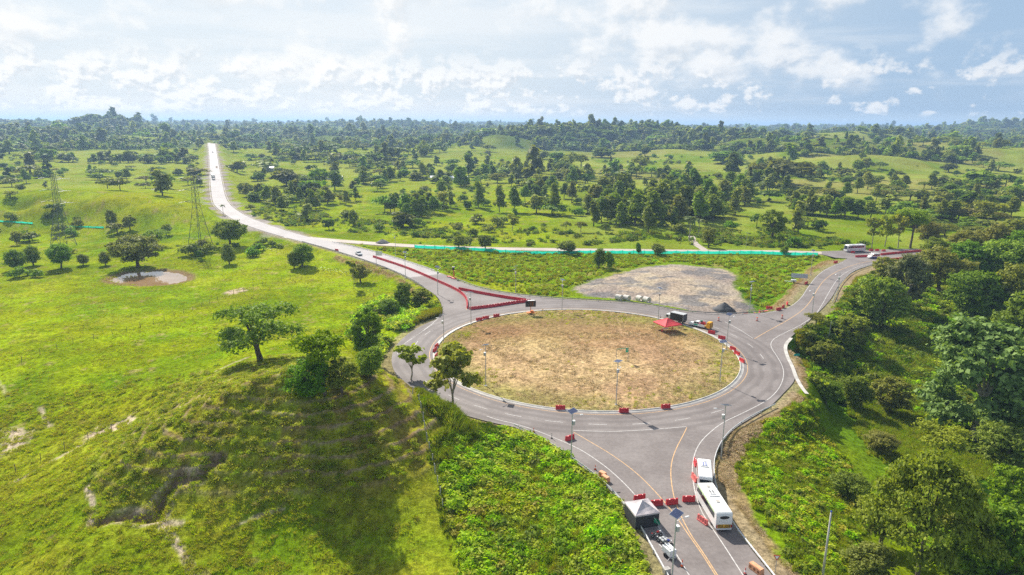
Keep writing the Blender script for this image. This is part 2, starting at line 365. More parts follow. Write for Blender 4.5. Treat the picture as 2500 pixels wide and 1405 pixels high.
class MB:
    """collects shapes into one mesh"""
    def __init__(self): self.v = []; self.f = []
    def add(self, V, Fs):
        b = len(self.v); self.v += [tuple(p) for p in V]; self.f += [tuple(i + b for i in q) for q in Fs]; return self
    def box(self, c, s, rz=0.0, taper=1.0, top=None):
        hx, hy, hz = s[0] / 2, s[1] / 2, s[2] / 2
        P = []
        for dz, k in ((-hz, 1.0), (hz, taper)):
            kx, ky = (k, k) if top is None or dz < 0 else top
            for dx, dy in ((-hx, -hy), (hx, -hy), (hx, hy), (-hx, hy)):
                x, y = dx * kx, dy * ky
                P.append((c[0] + x * math.cos(rz) - y * math.sin(rz), c[1] + x * math.sin(rz) + y * math.cos(rz), c[2] + dz))
        return self.add(P, [(3, 2, 1, 0), (4, 5, 6, 7), (0, 1, 5, 4), (1, 2, 6, 5), (2, 3, 7, 6), (3, 0, 4, 7)])
    def prism(self, prof, x0, x1, axis='x'):
        """a side profile (a, z) pushed from x0 to x1"""
        n = len(prof); P = []
        for x in (x0, x1):
            for a, z in prof: P.append((x, a, z) if axis == 'x' else (a, x, z))
        ar = sum(prof[i][0] * prof[(i + 1) % n][1] - prof[(i + 1) % n][0] * prof[i][1] for i in range(n))
        flip = (ar > 0) == (axis != 'x')
        fs = [tuple(range(n - 1, -1, -1)), tuple(range(n, 2 * n))] + [(i, (i + 1) % n, n + (i + 1) % n, n + i) for i in range(n)]
        if flip: fs = [q[::-1] for q in fs]
        return self.add(P, fs)
    def tube(self, pts, r, n=8, r2=None, cap=True):
        pts = [Vector(p) for p in pts]; m = len(pts); P = []
        for i, p in enumerate(pts):
            t = (pts[min(i + 1, m - 1)] - pts[max(i - 1, 0)]).normalized()
            u = t.orthogonal().normalized() if abs(t.z) < 0.99 else Vector((1, 0, 0)); u = (u - t * u.dot(t)).normalized(); v_ = t.cross(u)
            rr = r if r2 is None else r + (r2 - r) * i / max(m - 1, 1)
            rr = rr[i] if isinstance(rr, (list, tuple)) else rr
            for k in range(n):
                a = 2 * math.pi * k / n; P.append(p + u * (rr * math.cos(a)) + v_ * (rr * math.sin(a)))
        fs = [(i * n + k, i * n + (k + 1) % n, (i + 1) * n + (k + 1) % n, (i + 1) * n + k) for i in range(m - 1) for k in range(n)]
        if cap: fs += [tuple(range(n - 1, -1, -1)), tuple((m - 1) * n + k for k in range(n))]
        return self.add(P, fs)
    def lathe(self, prof, c=(0, 0, 0), n=16):
        P = [(c[0] + r * math.cos(2 * math.pi * k / n), c[1] + r * math.sin(2 * math.pi * k / n), c[2] + z) for r, z in prof for k in range(n)]
        fs = [(i * n + k, i * n + (k + 1) % n, (i + 1) * n + (k + 1) % n, (i + 1) * n + k) for i in range(len(prof) - 1) for k in range(n)]
        return self.add(P, fs)
    def wheel(self, c, r, wd, axis='y', n=16):
        b = len(self.v)
        pr = [(r * .55, -wd / 2), (r * .93, -wd / 2), (r, -wd * .36), (r, wd * .36), (r * .93, wd / 2), (r * .55, wd / 2)]
        P = []
        for q, h in pr:
            for k in range(n):
                a = 2 * math.pi * k / n
                P.append((c[0] + q * math.cos(a), c[1] + h, c[2] + q * math.sin(a)) if axis == 'y' else (c[0] + h, c[1] + q * math.cos(a), c[2] + q * math.sin(a)))
        m = len(pr)
        return self.add(P, [(i * n + k, i * n + (k + 1) % n, ((i + 1) % m) * n + (k + 1) % n, ((i + 1) % m) * n + k) for i in range(m) for k in range(n)])
    def disc(self, c, r, axis='y', n=14):
        P = []
        for k in range(n):
            a = 2 * math.pi * k / n
            P.append((c[0] + r * math.cos(a), c[1], c[2] + r * math.sin(a)) if axis == 'y' else ((c[0], c[1] + r * math.cos(a), c[2] + r * math.sin(a)) if axis == 'x' else (c[0] + r * math.cos(a), c[1] + r * math.sin(a), c[2])))
        return self.add(P, [tuple(range(n))])
    def mesh(self, name, mat, bevel=0.0, smooth_=False):
        me = bpy.data.meshes.new(name); me.from_pydata([tuple(p) for p in self.v], [], self.f)
        if bevel or smooth_:
            bm = bmesh.new(); bm.from_mesh(me)
            if bevel:
                es = [e for e in bm.edges if len(e.link_faces) == 2 and e.calc_face_angle(0) > 0.5]
                bmesh.ops.bevel(bm, geom=es, offset=bevel, segments=2, affect='EDGES', clamp_overlap=True)
            bmesh.ops.recalc_face_normals(bm, faces=bm.faces)
            bm.to_mesh(me); bm.free()
        if smooth_:
            me.polygons.foreach_set('use_smooth', np.ones(len(me.polygons), bool))
        me.materials.append(mat); me.update()
        return me
    def build(self, name, mat, parent=None, bevel=0.0, smooth_=False, **kw):
        return link(name, self.mesh(name, mat, bevel, smooth_), parent, **kw)

def pbr(name, col, rough=0.6, metal=0.0, var=0.12, scale=1.5, spec=0.5, emit=None, coat=0.0):
    m = bpy.data.materials.new(name); m.use_nodes = True; t = NT(m.node_tree)
    pos = t.n('ShaderNodeNewGeometry').outputs['Position']
    n1 = t.noise(pos, scale, 4, 0.6)
    c = t.mix(t.maprange(n1, 0.3, 0.7), tuple(x * (1 - var) for x in col), tuple(min(x * (1 + var), 1) for x in col))
    b = t.n('ShaderNodeBsdfPrincipled', {'Base Color': c, 'Roughness': rough, 'Metallic': metal, 'Specular IOR Level': spec, 'Coat Weight': coat})
    t.n('ShaderNodeOutputMaterial', {'Surface': b.outputs[0]})
    return m
M = {}
M['white_paint'] = pbr('white_paint', (0.78, 0.78, 0.77), 0.35, var=0.05, scale=0.6)
M['bus_white'] = pbr('bus_white', (0.82, 0.82, 0.80), 0.25, var=0.04, scale=0.8, coat=0.3)
M['dark_glass'] = pbr('dark_glass', (0.02, 0.026, 0.03), 0.08, var=0.2)
M['rubber'] = pbr('rubber', (0.018, 0.018, 0.018), 0.8)
M['steel'] = pbr('steel', (0.33, 0.34, 0.35), 0.45, 0.6, var=0.15)
M['galv'] = pbr('galvanised', (0.50, 0.51, 0.51), 0.5, 0.35, var=0.15, scale=3)
M['rail'] = pbr('guardrail_steel', (0.74, 0.75, 0.75), 0.5, 0.0, var=0.12, scale=2)
M['rail_grey'] = pbr('guardrail_weathered', (0.36, 0.36, 0.34), 0.6, 0.3, var=0.2, scale=2)
M['red_plastic'] = pbr('red_plastic', (0.62, 0.035, 0.045), 0.45, var=0.14, scale=0.7)
M['red_faded'] = pbr('red_plastic_faded', (0.72, 0.16, 0.14), 0.55, var=0.2, scale=0.9)
M['orange_plastic'] = pbr('orange_plastic', (0.80, 0.13, 0.03), 0.5, var=0.1)
M['tan_plastic'] = pbr('tan_plastic', (0.72, 0.36, 0.19), 0.6, var=0.15, scale=3)
M['tan_dark'] = pbr('tan_plastic_hollow', (0.30, 0.12, 0.05), 0.7)  # darker tan that paints the shade inside the barrier holes
M['reflective'] = pbr('reflective_band', (0.85, 0.85, 0.84), 0.4, var=0.05)
M['solar'] = pbr('solar_cells', (0.03, 0.045, 0.11), 0.22, var=0.25, scale=4, spec=0.8)
M['concrete'] = pbr('concrete', (0.46, 0.43, 0.39), 0.85, var=0.2, scale=0.8)
M['pipe'] = pbr('pipe_concrete', (0.62, 0.58, 0.52), 0.85, var=0.15, scale=2)
M['black_box'] = pbr('black_panels', (0.022, 0.022, 0.026), 0.45, var=0.2)
def netting_material():
    m = bpy.data.materials.new('green_netting'); m.use_nodes = True; t = NT(m.node_tree)
    pos = t.n('ShaderNodeNewGeometry').outputs['Position']
    c = t.mix(t.maprange(t.noise(pos, 0.5, 4, .6), .3, .7), (0.02, 0.50, 0.36), (0.03, 0.66, 0.50))
    mx = t.n('ShaderNodeMixShader', {0: .55, 1: t.n('ShaderNodeBsdfDiffuse', {'Color': c}).outputs[0], 2: t.n('ShaderNodeBsdfTranslucent', {'Color': c}).outputs[0]})
    t.n('ShaderNodeOutputMaterial', {'Surface': mx.outputs[0]}); return m
M['net_green'] = netting_material()
M['post_wood'] = pbr('weathered_wood', (0.20, 0.15, 0.11), 0.9, var=0.3, scale=4)
M['post_grey'] = pbr('grey_post', (0.42, 0.40, 0.37), 0.8, var=0.2)
M['sign_green'] = pbr('sign_green', (0.01, 0.40, 0.22), 0.5)
M['yellow'] = pbr('machine_yellow', (0.80, 0.42, 0.015), 0.45, var=0.1)
M['orange_steel'] = pbr('orange_steel', (0.72, 0.22, 0.04), 0.5)
M['canvas_grey'] = pbr('grey_canvas', (0.60, 0.53, 0.53), 0.85, var=0.12, scale=1.2)
M['canvas_red'] = pbr('red_canvas', (0.66, 0.05, 0.06), 0.75, var=0.1)
M['canvas_dark'] = pbr('dark_canvas', (0.05, 0.048, 0.05), 0.9)
M['flag_green'] = pbr('flag_green', (0.005, 0.20, 0.10), 0.8)
M['blue'] = pbr('blue_paint', (0.03, 0.07, 0.35), 0.35)
M['lamp_red'] = pbr('lamp_red', (0.45, 0.02, 0.02), 0.3)
M['skin'] = pbr('skin', (0.28, 0.16, 0.10), 0.6)
M['bark'] = pbr('bark', (0.13, 0.10, 0.075), 0.95, var=0.35, scale=2.5)
M['bark_pale'] = pbr('bark_pale', (0.33, 0.29, 0.24), 0.95, var=0.3, scale=2.5)
M['roof_white'] = pbr('zinc_roof', (0.66, 0.67, 0.68), 0.5, var=0.15, scale=0.3)
M['roof_red'] = pbr('red_roof', (0.52, 0.13, 0.10), 0.7, var=0.2, scale=0.3)
M['wall_white'] = pbr('limewash', (0.62, 0.60, 0.55), 0.9, var=0.1)
M['gravel_dark'] = pbr('dark_gravel', (0.10, 0.10, 0.105), 0.95, var=0.35, scale=6)
M['car_dark'] = pbr('dark_car_paint', (0.03, 0.03, 0.035), 0.25, coat=0.4)
M['truck_blue'] = pbr('dark_blue_tarp', (0.03, 0.045, 0.07), 0.5)

# ------------------------------------------------------------------ ground
a0, a1, NA = math.radians(-62), math.radians(62), 620
def radial():
    r, o = 40.0, []
    while r < 26000:
        o.append(r)
        r *= 1.0042 if r < 230 else (1.006 if r < 420 else (1.009 if r < 1500 else (1.016 if r < 4000 else 1.05)))
    return np.array(o)
rr = radial(); NR = len(rr)
AA, RR = np.meshgrid(np.linspace(a0, a1, NA), rr)
GX, GY = RR * np.sin(AA), RR * np.cos(AA)
gx, gy = GX.ravel(), GY.ravel()
gzv, grd = ground(gx, gy, True, True)
gd = np.hypot(gx, gy)
idx = np.arange(NR * NA).reshape(NR, NA)
quads = np.stack([idx[:-1, :-1], idx[:-1, 1:], idx[1:, 1:], idx[1:, :-1]], -1).reshape(-1, 4)

LUSH, BRIGHT, OLIVE = np.array((0.140, 0.212, 0.005)), np.array((0.235, 0.300, 0.005)), np.array((0.265, 0.280, 0.018))
STRAW, BROWN, GRAVEL, SAND = np.array((0.43, 0.30, 0.155)), np.array((0.19, 0.125, 0.055)), np.array((0.33, 0.275, 0.225)), np.array((0.52, 0.42, 0.30))
MEADOW, WEED = np.array((0.255, 0.285, 0.045)), np.array((0.115, 0.205, 0.012))
def lay(C, c, m):
    return C * (1 - m[:, None]) + c * m[:, None]
def P2(pts, z=0.0): return at(pts, z)
YARD = P2([(1402, 699), (1440, 682), (1510, 668), (1570, 653), (1650, 646), (1720, 652), (1765, 655), (1798, 670), (1790, 690), (1810, 712), (1838, 730), (1825, 747), (1760, 759), (1690, 753), (1610, 738), (1540, 726), (1480, 723), (1420, 716)])
VERGES = [P2(q) for q in ([(1885, 995), (1935, 955), (1975, 965), (1950, 990), (1880, 1045), (1825, 1090), (1806, 1140), (1812, 1200), (1835, 1250), (1880, 1310), (1950, 1405), (2010, 1500), (1960, 1500), (1880, 1405), (1788, 1290), (1745, 1190), (1740, 1140), (1755, 1085), (1798, 1040)],
          [(1912, 830), (1935, 830), (1955, 862), (1970, 905), (1972, 955), (1945, 930), (1925, 880)],
          [(1880, 760), (1930, 738), (1960, 695), (1990, 660), (2050, 634), (2015, 631), (1975, 652), (1940, 688), (1915, 722), (1870, 752)],
          [(2040, 738), (2058, 735), (2075, 705), (2110, 675), (2150, 655), (2240, 640), (2240, 630), (2150, 640), (2080, 662), (2050, 692)],
          [(820, 622), (900, 645), (960, 668), (1010, 697), (1040, 722), (1030, 728), (985, 690), (940, 668), (880, 650), (815, 628)])]
SANDS = [P2([(0, 1062), (40, 1045), (88, 1062), (75, 1085), (30, 1100), (0, 1112)], -1.5), P2([(195, 1058), (245, 1036), (340, 1027), (315, 1052), (260, 1062), (205, 1066)], 0.3), P2([(540, 722), (590, 705), (600, 715), (560, 728)], -3)]
TRACKS = [(P2([(-40, 1200), (70, 1155), (180, 1105), (260, 1070), (330, 1035)], -1), 0.45, 0.75), (P2([(385, 1280), (412, 1302), (440, 1330), (465, 1370), (495, 1415)], 0.3), 0.5, 0.95),
          (P2([(216, 1208), (228, 1240), (222, 1278)], 1), 0.42, 0.9), (P2([(462, 1370), (463, 1410)], 0), 0.3, 0.8), (P2([(100, 995), (108, 1015), (120, 1030)], 0), 0.45, 0.8), (P2([(330, 1262), (385, 1280), (440, 1282)], .5), 0.6, 0.8),
          (P2([(560, 1265), (620, 1250), (690, 1238)], 2), 0.3, 0.7), (P2([(0, 945), (22, 975)], 0), .35, .5), (P2([(610, 868), (560, 890), (520, 910)], 4), 0.4, 0.6)]
C = np.tile(LUSH, (len(gx), 1))
n_big, n_mid, n_sm = fbm(gx, gy, 45, 4, 101), fbm(gx, gy, 11, 4, 202), fbm(gx, gy, 2.2, 3, 303)
left = sstep(-gx + 0.1 * gy, -10, 25)
C = lay(C, BRIGHT, left * sstep(gd, 95, 150) * sstep(n_big * 0.5 + n_mid * 0.5, 0.32, 0.62))
C = lay(C, BRIGHT * np.array((1.12, 1.0, 1.0)), left * sstep(gd, 330, 380) * sstep(560 - gd, 0, 80) * sstep(gzv, 2, 9) * 0.9)
C = lay(C, OLIVE * 1.15, left * sstep(fbm(gx, gy, 20, 4, 707), .52, .66) * .45)
C = lay(C, LUSH * .72, left * sstep(fbm(gx, gy * 1.6, 5, 4, 708), .56, .70) * .55)
C = lay(C, STRAW * .8, left * sstep(fbm(gx, gy, 3.2, 3, 709), .70, .80) * .5)
hillm = left * sstep(172 - gd, 0, 40)
C = lay(C, OLIVE, hillm * sstep(0.50 + 0.30 * sstep(gzv, 0, 7) + 0.6 * (n_mid - 0.5), 0.35, 0.72) * 0.95)
C = lay(C, LUSH * 1.0, hillm * sstep(n_sm, 0.55, 0.72) * 0.40)
hb = ground(gx, gy)
ter_c = np.sin(hb * 4.2 + 3.5 * fbm(gx, gy, 7, 3, 21)) * 0.5 + 0.5
C = lay(C, np.array((0.27, 0.205, 0.125)), hillm * sstep(hb, 1.0, 5.0) * sstep(ter_c, .82, .96) * sstep(n_mid + .35 * n_sm, .45, .65) * .85)
C = lay(C, BROWN * np.array((1.15, 1.15, 1.0)), hillm * .55 * sstep(0.66 - n_sm, 0.14, 0.26) * sstep(gzv, 0.5, 5) * sstep(n_mid, 0.28, 0.5) * 0.9)
north = (1 - left)
mead = sstep(gd, 260, 420)
C = lay(C, MEADOW, mead * north * sstep(n_big, 0.30, 0.6) * 0.75)
C = lay(C, MEADOW, sstep(gd, 500, 800) * sstep(n_big, 0.25, 0.6) * 0.8)
C = lay(C, np.array((0.30, 0.25, 0.09)), sstep(gd, 480, 620) * north * sstep(fbm(gx, gy, 160, 3, 9), 0.52, 0.62) * 0.45)
C = lay(C, WEED * np.array((1.5, 1.15, 1)), sstep(gd, 180, 230) * sstep(340 - gd, 0, 40) * north * sstep(n_mid, 0.4, 0.62) * 0.7)
C = lay(C, STRAW * 0.75, sstep(gd, 190, 240) * sstep(330 - gd, 0, 40) * north * sstep(n_mid * .6 + n_sm * .4, 0.58, 0.70) * 0.5)
woods = sstep(gx, 60, 85) * sstep(300 - gd, 0, 60)
C = lay(C, np.array((0.075, 0.16, 0.010)), woods * 0.8)
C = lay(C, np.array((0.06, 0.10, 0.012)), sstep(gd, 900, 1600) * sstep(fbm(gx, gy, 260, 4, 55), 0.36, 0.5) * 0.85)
C = lay(C, np.array((0.045, 0.07, 0.018)), sstep(gd, 4500, 6500) * 0.85)
isl = np.hypot(gx - CEN[0], gy - CEN[1])
# the mown island: straw, brown and fresh green in uneven patches
ih = STRAW * 1.0
I = np.tile(ih, (len(gx), 1))
ib = fbm(gx, gy, 14, 4, 404); isn = fbm(gx, gy, 1.6, 4, 505, .6)
I = lay(I, STRAW * np.array((1.35, 1.40, 1.5)), sstep(isn, 0.55, 0.75) * 0.7)
I = lay(I, BROWN * np.array((1.45, 1.35, 1.3)), sstep(isn * .6 + ib * .3 + 0.30 * sstep(gy, 165, 185) * (1 - sstep(gy, 195, 207)), 0.50, 0.70) * 0.75)
I = lay(I, np.array((0.245, 0.165, 0.085)), np.exp(-((gx - 17) / 17) ** 2 - ((gy - 191) / 9.5) ** 2) * sstep(isn * .5 + ib * .5, .30, .55) * .85)
I = lay(I, np.array((0.60, 0.44, 0.23)), np.exp(-((gx - 30) / 20) ** 2 - ((gy - 152) / 11) ** 2) * sstep(isn, .40, .62) * .6)
edge = sstep(isl, R_IN - 11, R_IN - 3)
I = lay(I, np.array((0.22, 0.22, 0.055)), np.clip(edge * 0.65 + sstep(gy, 186, 202) * 0.5, 0, 0.7) * sstep(isn * .5 + ib * .5, 0.36, 0.58))
C = np.where((isl < R_IN - 0.2)[:, None], I, C)
def lay_poly(C, Pl, c, soft, amp):
    box = (gx > Pl[:, 0].min() - 8) & (gx < Pl[:, 0].max() + 8) & (gy > Pl[:, 1].min() - 8) & (gy < Pl[:, 1].max() + 8)
    d = np.full(len(gx), 99.0); d[box] = poly_dist(gx[box], gy[box], Pl)
    m = 1 - sstep(d + (n_sm - 0.5) * soft * 2.0, -soft * 0.4, soft * 0.4)
    return lay(C, c, m * amp), m
yc = lay(lay(np.tile(GRAVEL, (len(gx), 1)), SAND * .85, sstep(n_mid, 0.42, 0.62) * .8), np.array((.17, .165, .17)), sstep(fbm(gx, gy * 2.2, 9, 4, 66), .54, .66) * .8)
C, yard_m = lay_poly(C, YARD, yc, 2.5, 1.0)
vc = lay(np.tile(STRAW * 0.66, (len(gx), 1)), BROWN * 1.05, sstep(n_sm, 0.40, 0.62))
for q in VERGES: C, _m = lay_poly(C, q, vc, 1.6, 0.92)
for q in SANDS: C, _m = lay_poly(C, q, SAND, 1.4, 0.9)
for ln, hw, am in TRACKS:
    box = (gx > ln[:, 0].min() - 3) & (gx < ln[:, 0].max() + 3) & (gy > ln[:, 1].min() - 3) & (gy < ln[:, 1].max() + 3)
    d = np.full(len(gx), 99.0); d[box] = poly_dist(gx[box], gy[box], ln, False)
    C = lay(C, SAND * 0.9, (1 - sstep(d + (n_sm - .5) * 0.5, hw * .6, hw * 1.5)) * am)
gl = poly_dist(gx, gy, GULLY, False)
C = lay(C, np.array((0.22, 0.155, 0.095)), (1 - sstep(gl + (n_sm - .5) * 1.0, 0.6, 1.3)) * 0.95)
C = lay(C, SAND * .8, sstep(gl + (n_sm - .5), .9, 1.3) * (1 - sstep(gl + (n_sm - .5), 1.4, 2.0)) * sstep(n_mid, .42, .6) * .8)
# bare shoulders along the roads
sh = (1 - sstep(grd + (n_sm - .5) * 1.6, 0.2, 1.1))
nwm = (1 - sstep(np.abs(np.hypot(gx + 170, gy - 480)), 0, 1))
C = lay(C, np.array((0.30, 0.235, 0.15)), sh * 0.7 * (isl > R_IN))
nwd = np.min([np.hypot(gx - q[0], gy - q[1]) for q in NWC[::4]], axis=0)
C = lay(C, np.array((0.33, 0.29, 0.26)), (1 - sstep(nwd + (n_mid - .5) * 14, 9, 14)) * sstep(gd, 330, 420) * (isl > 60))
pdist = poly_dist(gx, gy, POND)
C = lay(C, np.array((0.22, 0.15, 0.08)), (1 - sstep(pdist, 0.8, 3.0 + 2 * n_sm)))
C = C * (0.86 + 0.28 * n_sm)[:, None]

def ground_material():
    m = bpy.data.materials.new('ground'); m.use_nodes = True; t = NT(m.node_tree)
    pos = t.n('ShaderNodeNewGeometry').outputs['Position']
    col = t.n('ShaderNodeAttribute', attribute_name='Col').outputs['Color']
    n1 = t.noise(pos, 1.1, 5, 0.65); n2 = t.noise(pos, 0.045, 4, 0.6); n3 = t.noise(pos, 5.0, 3, 0.6)
    k = t.math('MULTIPLY', t.maprange(n1, 0.30, 0.70, 0.60, 1.38), t.maprange(n3, 0.28, 0.72, 0.66, 1.32))
    c = t.mix(1.0, col, t.n('ShaderNodeCombineColor', {0: k, 1: k, 2: k}).outputs[0], 'MULTIPLY')
    hs = t.n('ShaderNodeHueSaturation', {'Hue': t.maprange(n2, 0.3, 0.7, 0.485, 0.512), 'Saturation': 1.0, 'Value': t.maprange(n2, 0.3, 0.7, 0.88, 1.1), 'Color': c}).outputs[0]
    bmp = t.n('ShaderNodeBump', {'Strength': 0.8, 'Distance': 0.30, 'Height': n1}).outputs[0]
    b = t.n('ShaderNodeBsdfPrincipled', {'Base Color': hs, 'Roughness': 1.0, 'Specular IOR Level': 0.0, 'Normal': bmp})
    t.n('ShaderNodeOutputMaterial', {'Surface': b.outputs[0]})
    return m
M['ground'] = ground_material()
gme = mesh_np('ground', np.c_[gx, gy, gzv], quads, M['ground'], True)
ca = gme.color_attributes.new('Col', 'FLOAT_COLOR', 'POINT')
ca.data.foreach_set('color', np.c_[np.clip(C, 0, 1), np.ones(len(C))].astype(np.float32).ravel())
tag(link('ground', gme), kind='structure')

# ------------------------------------------------------------------ carriageways
def asphalt(name, base, pale, warm):
    m = bpy.data.materials.new(name); m.use_nodes = True; t = NT(m.node_tree)
    pos = t.n('ShaderNodeNewGeometry').outputs['Position']
    n1 = t.noise(pos, 0.10, 5, 0.6); n2 = t.noise(pos, 1.6, 4, 0.65); n3 = t.noise(pos, 14, 2, 0.5); n4 = t.noise(pos, 0.32, 5, 0.7, Distortion=1.5)
    c = t.mix(t.maprange(n1, 0.35, 0.65), base, pale)
    c = t.mix(t.maprange(n4, 0.56, 0.72, 0, 0.35), c, warm)
    c = t.mix(t.maprange(n4, 0.44, 0.28, 0, 0.25), c, tuple(x * .62 for x in base))
    rad = t.vmath('LENGTH', t.vmath('MULTIPLY', t.vmath('SUBTRACT', pos, (float(CEN[0]), float(CEN[1]), 0)), (1, 1, 0)))
    rad = t.math('ADD', rad, t.math('MULTIPLY', t.math('SUBTRACT', n1, .5), 3.0))
    for r0 in (42.3, 44.6, 47.6, 49.8):
        c = t.mix(t.math('MULTIPLY', t.maprange(t.math('ABSOLUTE', t.math('SUBTRACT', rad, r0)), .25, .9, 1, 0), t.maprange(n2, .3, .7, .22, .50)), c, tuple(x * .6 for x in base))
    n5 = t.noise(pos, 0.9, 6, 0.75)
    c = t.mix(t.maprange(n5, 0.64, 0.72, 0, 0.22), c, tuple(x * .5 for x in base))
    k = t.math('MULTIPLY', t.maprange(n2, 0.3, 0.7, 0.92, 1.08), t.maprange(n3, 0.3, 0.7, 0.93, 1.07))
    c = t.mix(1.0, c, t.n('ShaderNodeCombineColor', {0: k, 1: k, 2: k}).outputs[0], 'MULTIPLY')
    b = t.n('ShaderNodeBsdfPrincipled', {'Base Color': c, 'Roughness': 0.8, 'Specular IOR Level': 0.35, 'Normal': t.n('ShaderNodeBump', {'Strength': 0.2, 'Distance': 0.02, 'Height': n3}).outputs[0]})
    t.n('ShaderNodeOutputMaterial', {'Surface': b.outputs[0]})
    return m
M['asphalt'] = asphalt('asphalt', (0.175, 0.150, 0.142), (0.232, 0.204, 0.194), (0.275, 0.238, 0.215))
M['road_pale'] = asphalt('pale_road', (0.33, 0.305, 0.30), (0.40, 0.37, 0.365), (0.42, 0.38, 0.35))
M['lane'] = asphalt('lane_dirt', (0.40, 0.34, 0.29), (0.47, 0.41, 0.36), (0.5, 0.43, 0.36))
M['line_white'] = pbr('line_white', (0.52, 0.50, 0.48), 0.7, var=0.25, scale=2.0)
M['line_yellow'] = pbr('line_yellow', (0.58, 0.36, 0.17), 0.7, var=0.25, scale=2.0)
def sheet(name, poly, z, mat, parent=None, skirt=0.0):
    poly = np.asarray(poly)[:, :2]
    tris = tessellate_polygon([[Vector((p[0], p[1], 0)) for p in poly]])
    V = [(p[0], p[1], z) for p in poly]; Fs = []
    for a, b, c in tris:
        A, B, D = poly[a], poly[b], poly[c]
        Fs.append((a, b, c) if (B[0] - A[0]) * (D[1] - A[1]) - (B[1] - A[1]) * (D[0] - A[0]) > 0 else (a, c, b))
    me = bpy.data.meshes.new(name); me.from_pydata(V, [], Fs); me.materials.append(mat); me.update()
    return link(name, me, parent)
def ribbon_mesh(name, L, R, mat, dz=0.0):
    n = len(L)
    L = np.c_[L, np.zeros(n)] if L.shape[1] == 2 else L; R = np.c_[R, np.zeros(n)] if R.shape[1] == 2 else R
    V = np.r_[L, R] + np.array((0, 0, dz)); i = np.arange(n - 1)
    return mesh_np(name, V, np.stack([i, i + n, i + n + 1, i + 1], 1)[:, ::-1] if False else np.stack([i, i + n, i + n + 1, i + 1], 1), mat)
def offset_line(L, w):
    """left/right offsets of a line in plan"""
    L = np.asarray(L, float); t = np.gradient(L[:, :2], axis=0); t /= np.linalg.norm(t, axis=1)[:, None] + 1e-9
    nrm = np.c_[-t[:, 1], t[:, 0]]; o = L.copy(); o[:, :2] += nrm * w; return o
def stripe(name, L, w, z, mat, parent):
    return link(name, ribbon_mesh(name, offset_line(L, w / 2), offset_line(L, -w / 2), mat, z), parent)
def arc(a_from, a_to, r, n=40):
    a = np.radians(np.linspace(a_from, a_to, n)); return np.c_[CEN[0] + r * np.cos(a), CEN[1] + r * np.sin(a)]
def ang(p): return math.degrees(math.atan2(p[1] - CEN[1], p[0] - CEN[0]))

road = tag(link('road', ribbon_mesh('road', NWL[:, :], NWR[:, :], M['road_pale'], 0.05)), kind='structure')
ring = np.linspace(0, 360, 181)
rb = tag(link('roundabout', ribbon_mesh('roundabout', arc(0, 360, 51.0, 181), arc(0, 360, R_IN + .4, 181), M['asphalt'], 0.054)), kind='structure')
n_edge = smooth(at([(1079, 669), (1108, 681), (1166, 703), (1239, 717), (1336, 727), (1400, 732), (1521, 738), (1594, 746), (1642, 757), (1715, 764.5), (1787, 768), (1848, 765)]), 2)
w_edge = smooth(at([(965, 885), (972, 862), (980, 843), (1026, 813), (1067, 781), (1078, 762), (1079, 744), (1066, 722), (1035.5, 703), (997, 678.6)]), 2)
a_ne, a_w = ang(n_edge[-1]), ang(w_edge[0])
sheet('roundabout_north_side', np.r_[n_edge, arc(a_ne, a_w % 360, 46, 60), w_edge], 0.058, M['asphalt'], rb)
ne_l, ne_r = smooth(at(NE_L), 2), smooth(at([(1911, 963), (1938, 935), (1942, 918), (1937, 897), (1923, 873), (1915, 850), (1918, 836)] + NE_R), 2)
old_n = at([(2006, 614), (2113, 611), (2287, 606), (2640, 592)])
old_w = at([(2069, 632), (2040, 630), (2006, 622)])
sheet('road_east', np.r_[ne_l, old_w, old_n, ne_r[::-1], arc(ang(ne_r[0]), a_ne, 46, 30)], 0.062, M['asphalt'], rb)
s_w, s_e = smooth(at(S_W), 2), smooth(at(S_E), 2)
sheet('road_south', np.r_[s_w, s_e[::-1], arc(ang(s_e[0]), ang(s_w[0]), 46, 60)], 0.066, M['asphalt'], rb)
tag(link('old_road', ribbon_mesh('old_road', offset_line(smooth(at(OLD[:10]), 2), 3.6), offset_line(smooth(at(OLD[:10]), 2), -3.6), M['lane'], 0.03)), kind='structure')
drive = np.array([G(x, y) for x, y in ((1688, 575), (1690, 585), (1697, 597), (1712, 606), (1722, 613))])
tag(link('farm_track', ribbon_mesh('farm_track', offset_line(smooth(drive, 2), 1.8), offset_line(smooth(drive, 2), -1.8), M['lane'], 0.16)), kind='structure')
# kerb and gutter round the island
kp = [(R_IN + 0.85, 0.06), (R_IN + 0.80, 0.085), (R_IN + 0.15, 0.10), (R_IN + 0.12, 0.20), (R_IN - 0.10, 0.21), (R_IN - 0.12, 0.0)]
kv = np.concatenate([np.c_[arc(0, 360, r, 181), np.full(181, z)] for r, z in kp]); kn = 181
kf = np.array([(i * kn + k, (i + 1) * kn + k, (i + 1) * kn + k + 1, i * kn + k + 1) for i in range(len(kp) - 1) for k in range(kn - 1)])
M['kerb'] = pbr('kerb_concrete', (0.52, 0.49, 0.45), 0.85, var=0.2, scale=0.5)
tag(link('kerb', mesh_np('kerb', kv, kf, M['kerb'])), kind='structure')
ek = smooth(at([(1931, 826), (1914, 845), (1921, 873), (1934, 897), (1941, 920), (1949, 935), (1958, 950), (1969, 963)]), 2)
tag(link('drain_kerb', ribbon_mesh('drain_kerb', np.c_[offset_line(ek, .55), np.full(len(ek), .10)], np.c_[offset_line(ek, -.35), np.full(len(ek), .16)], M['kerb'])), kind='structure')
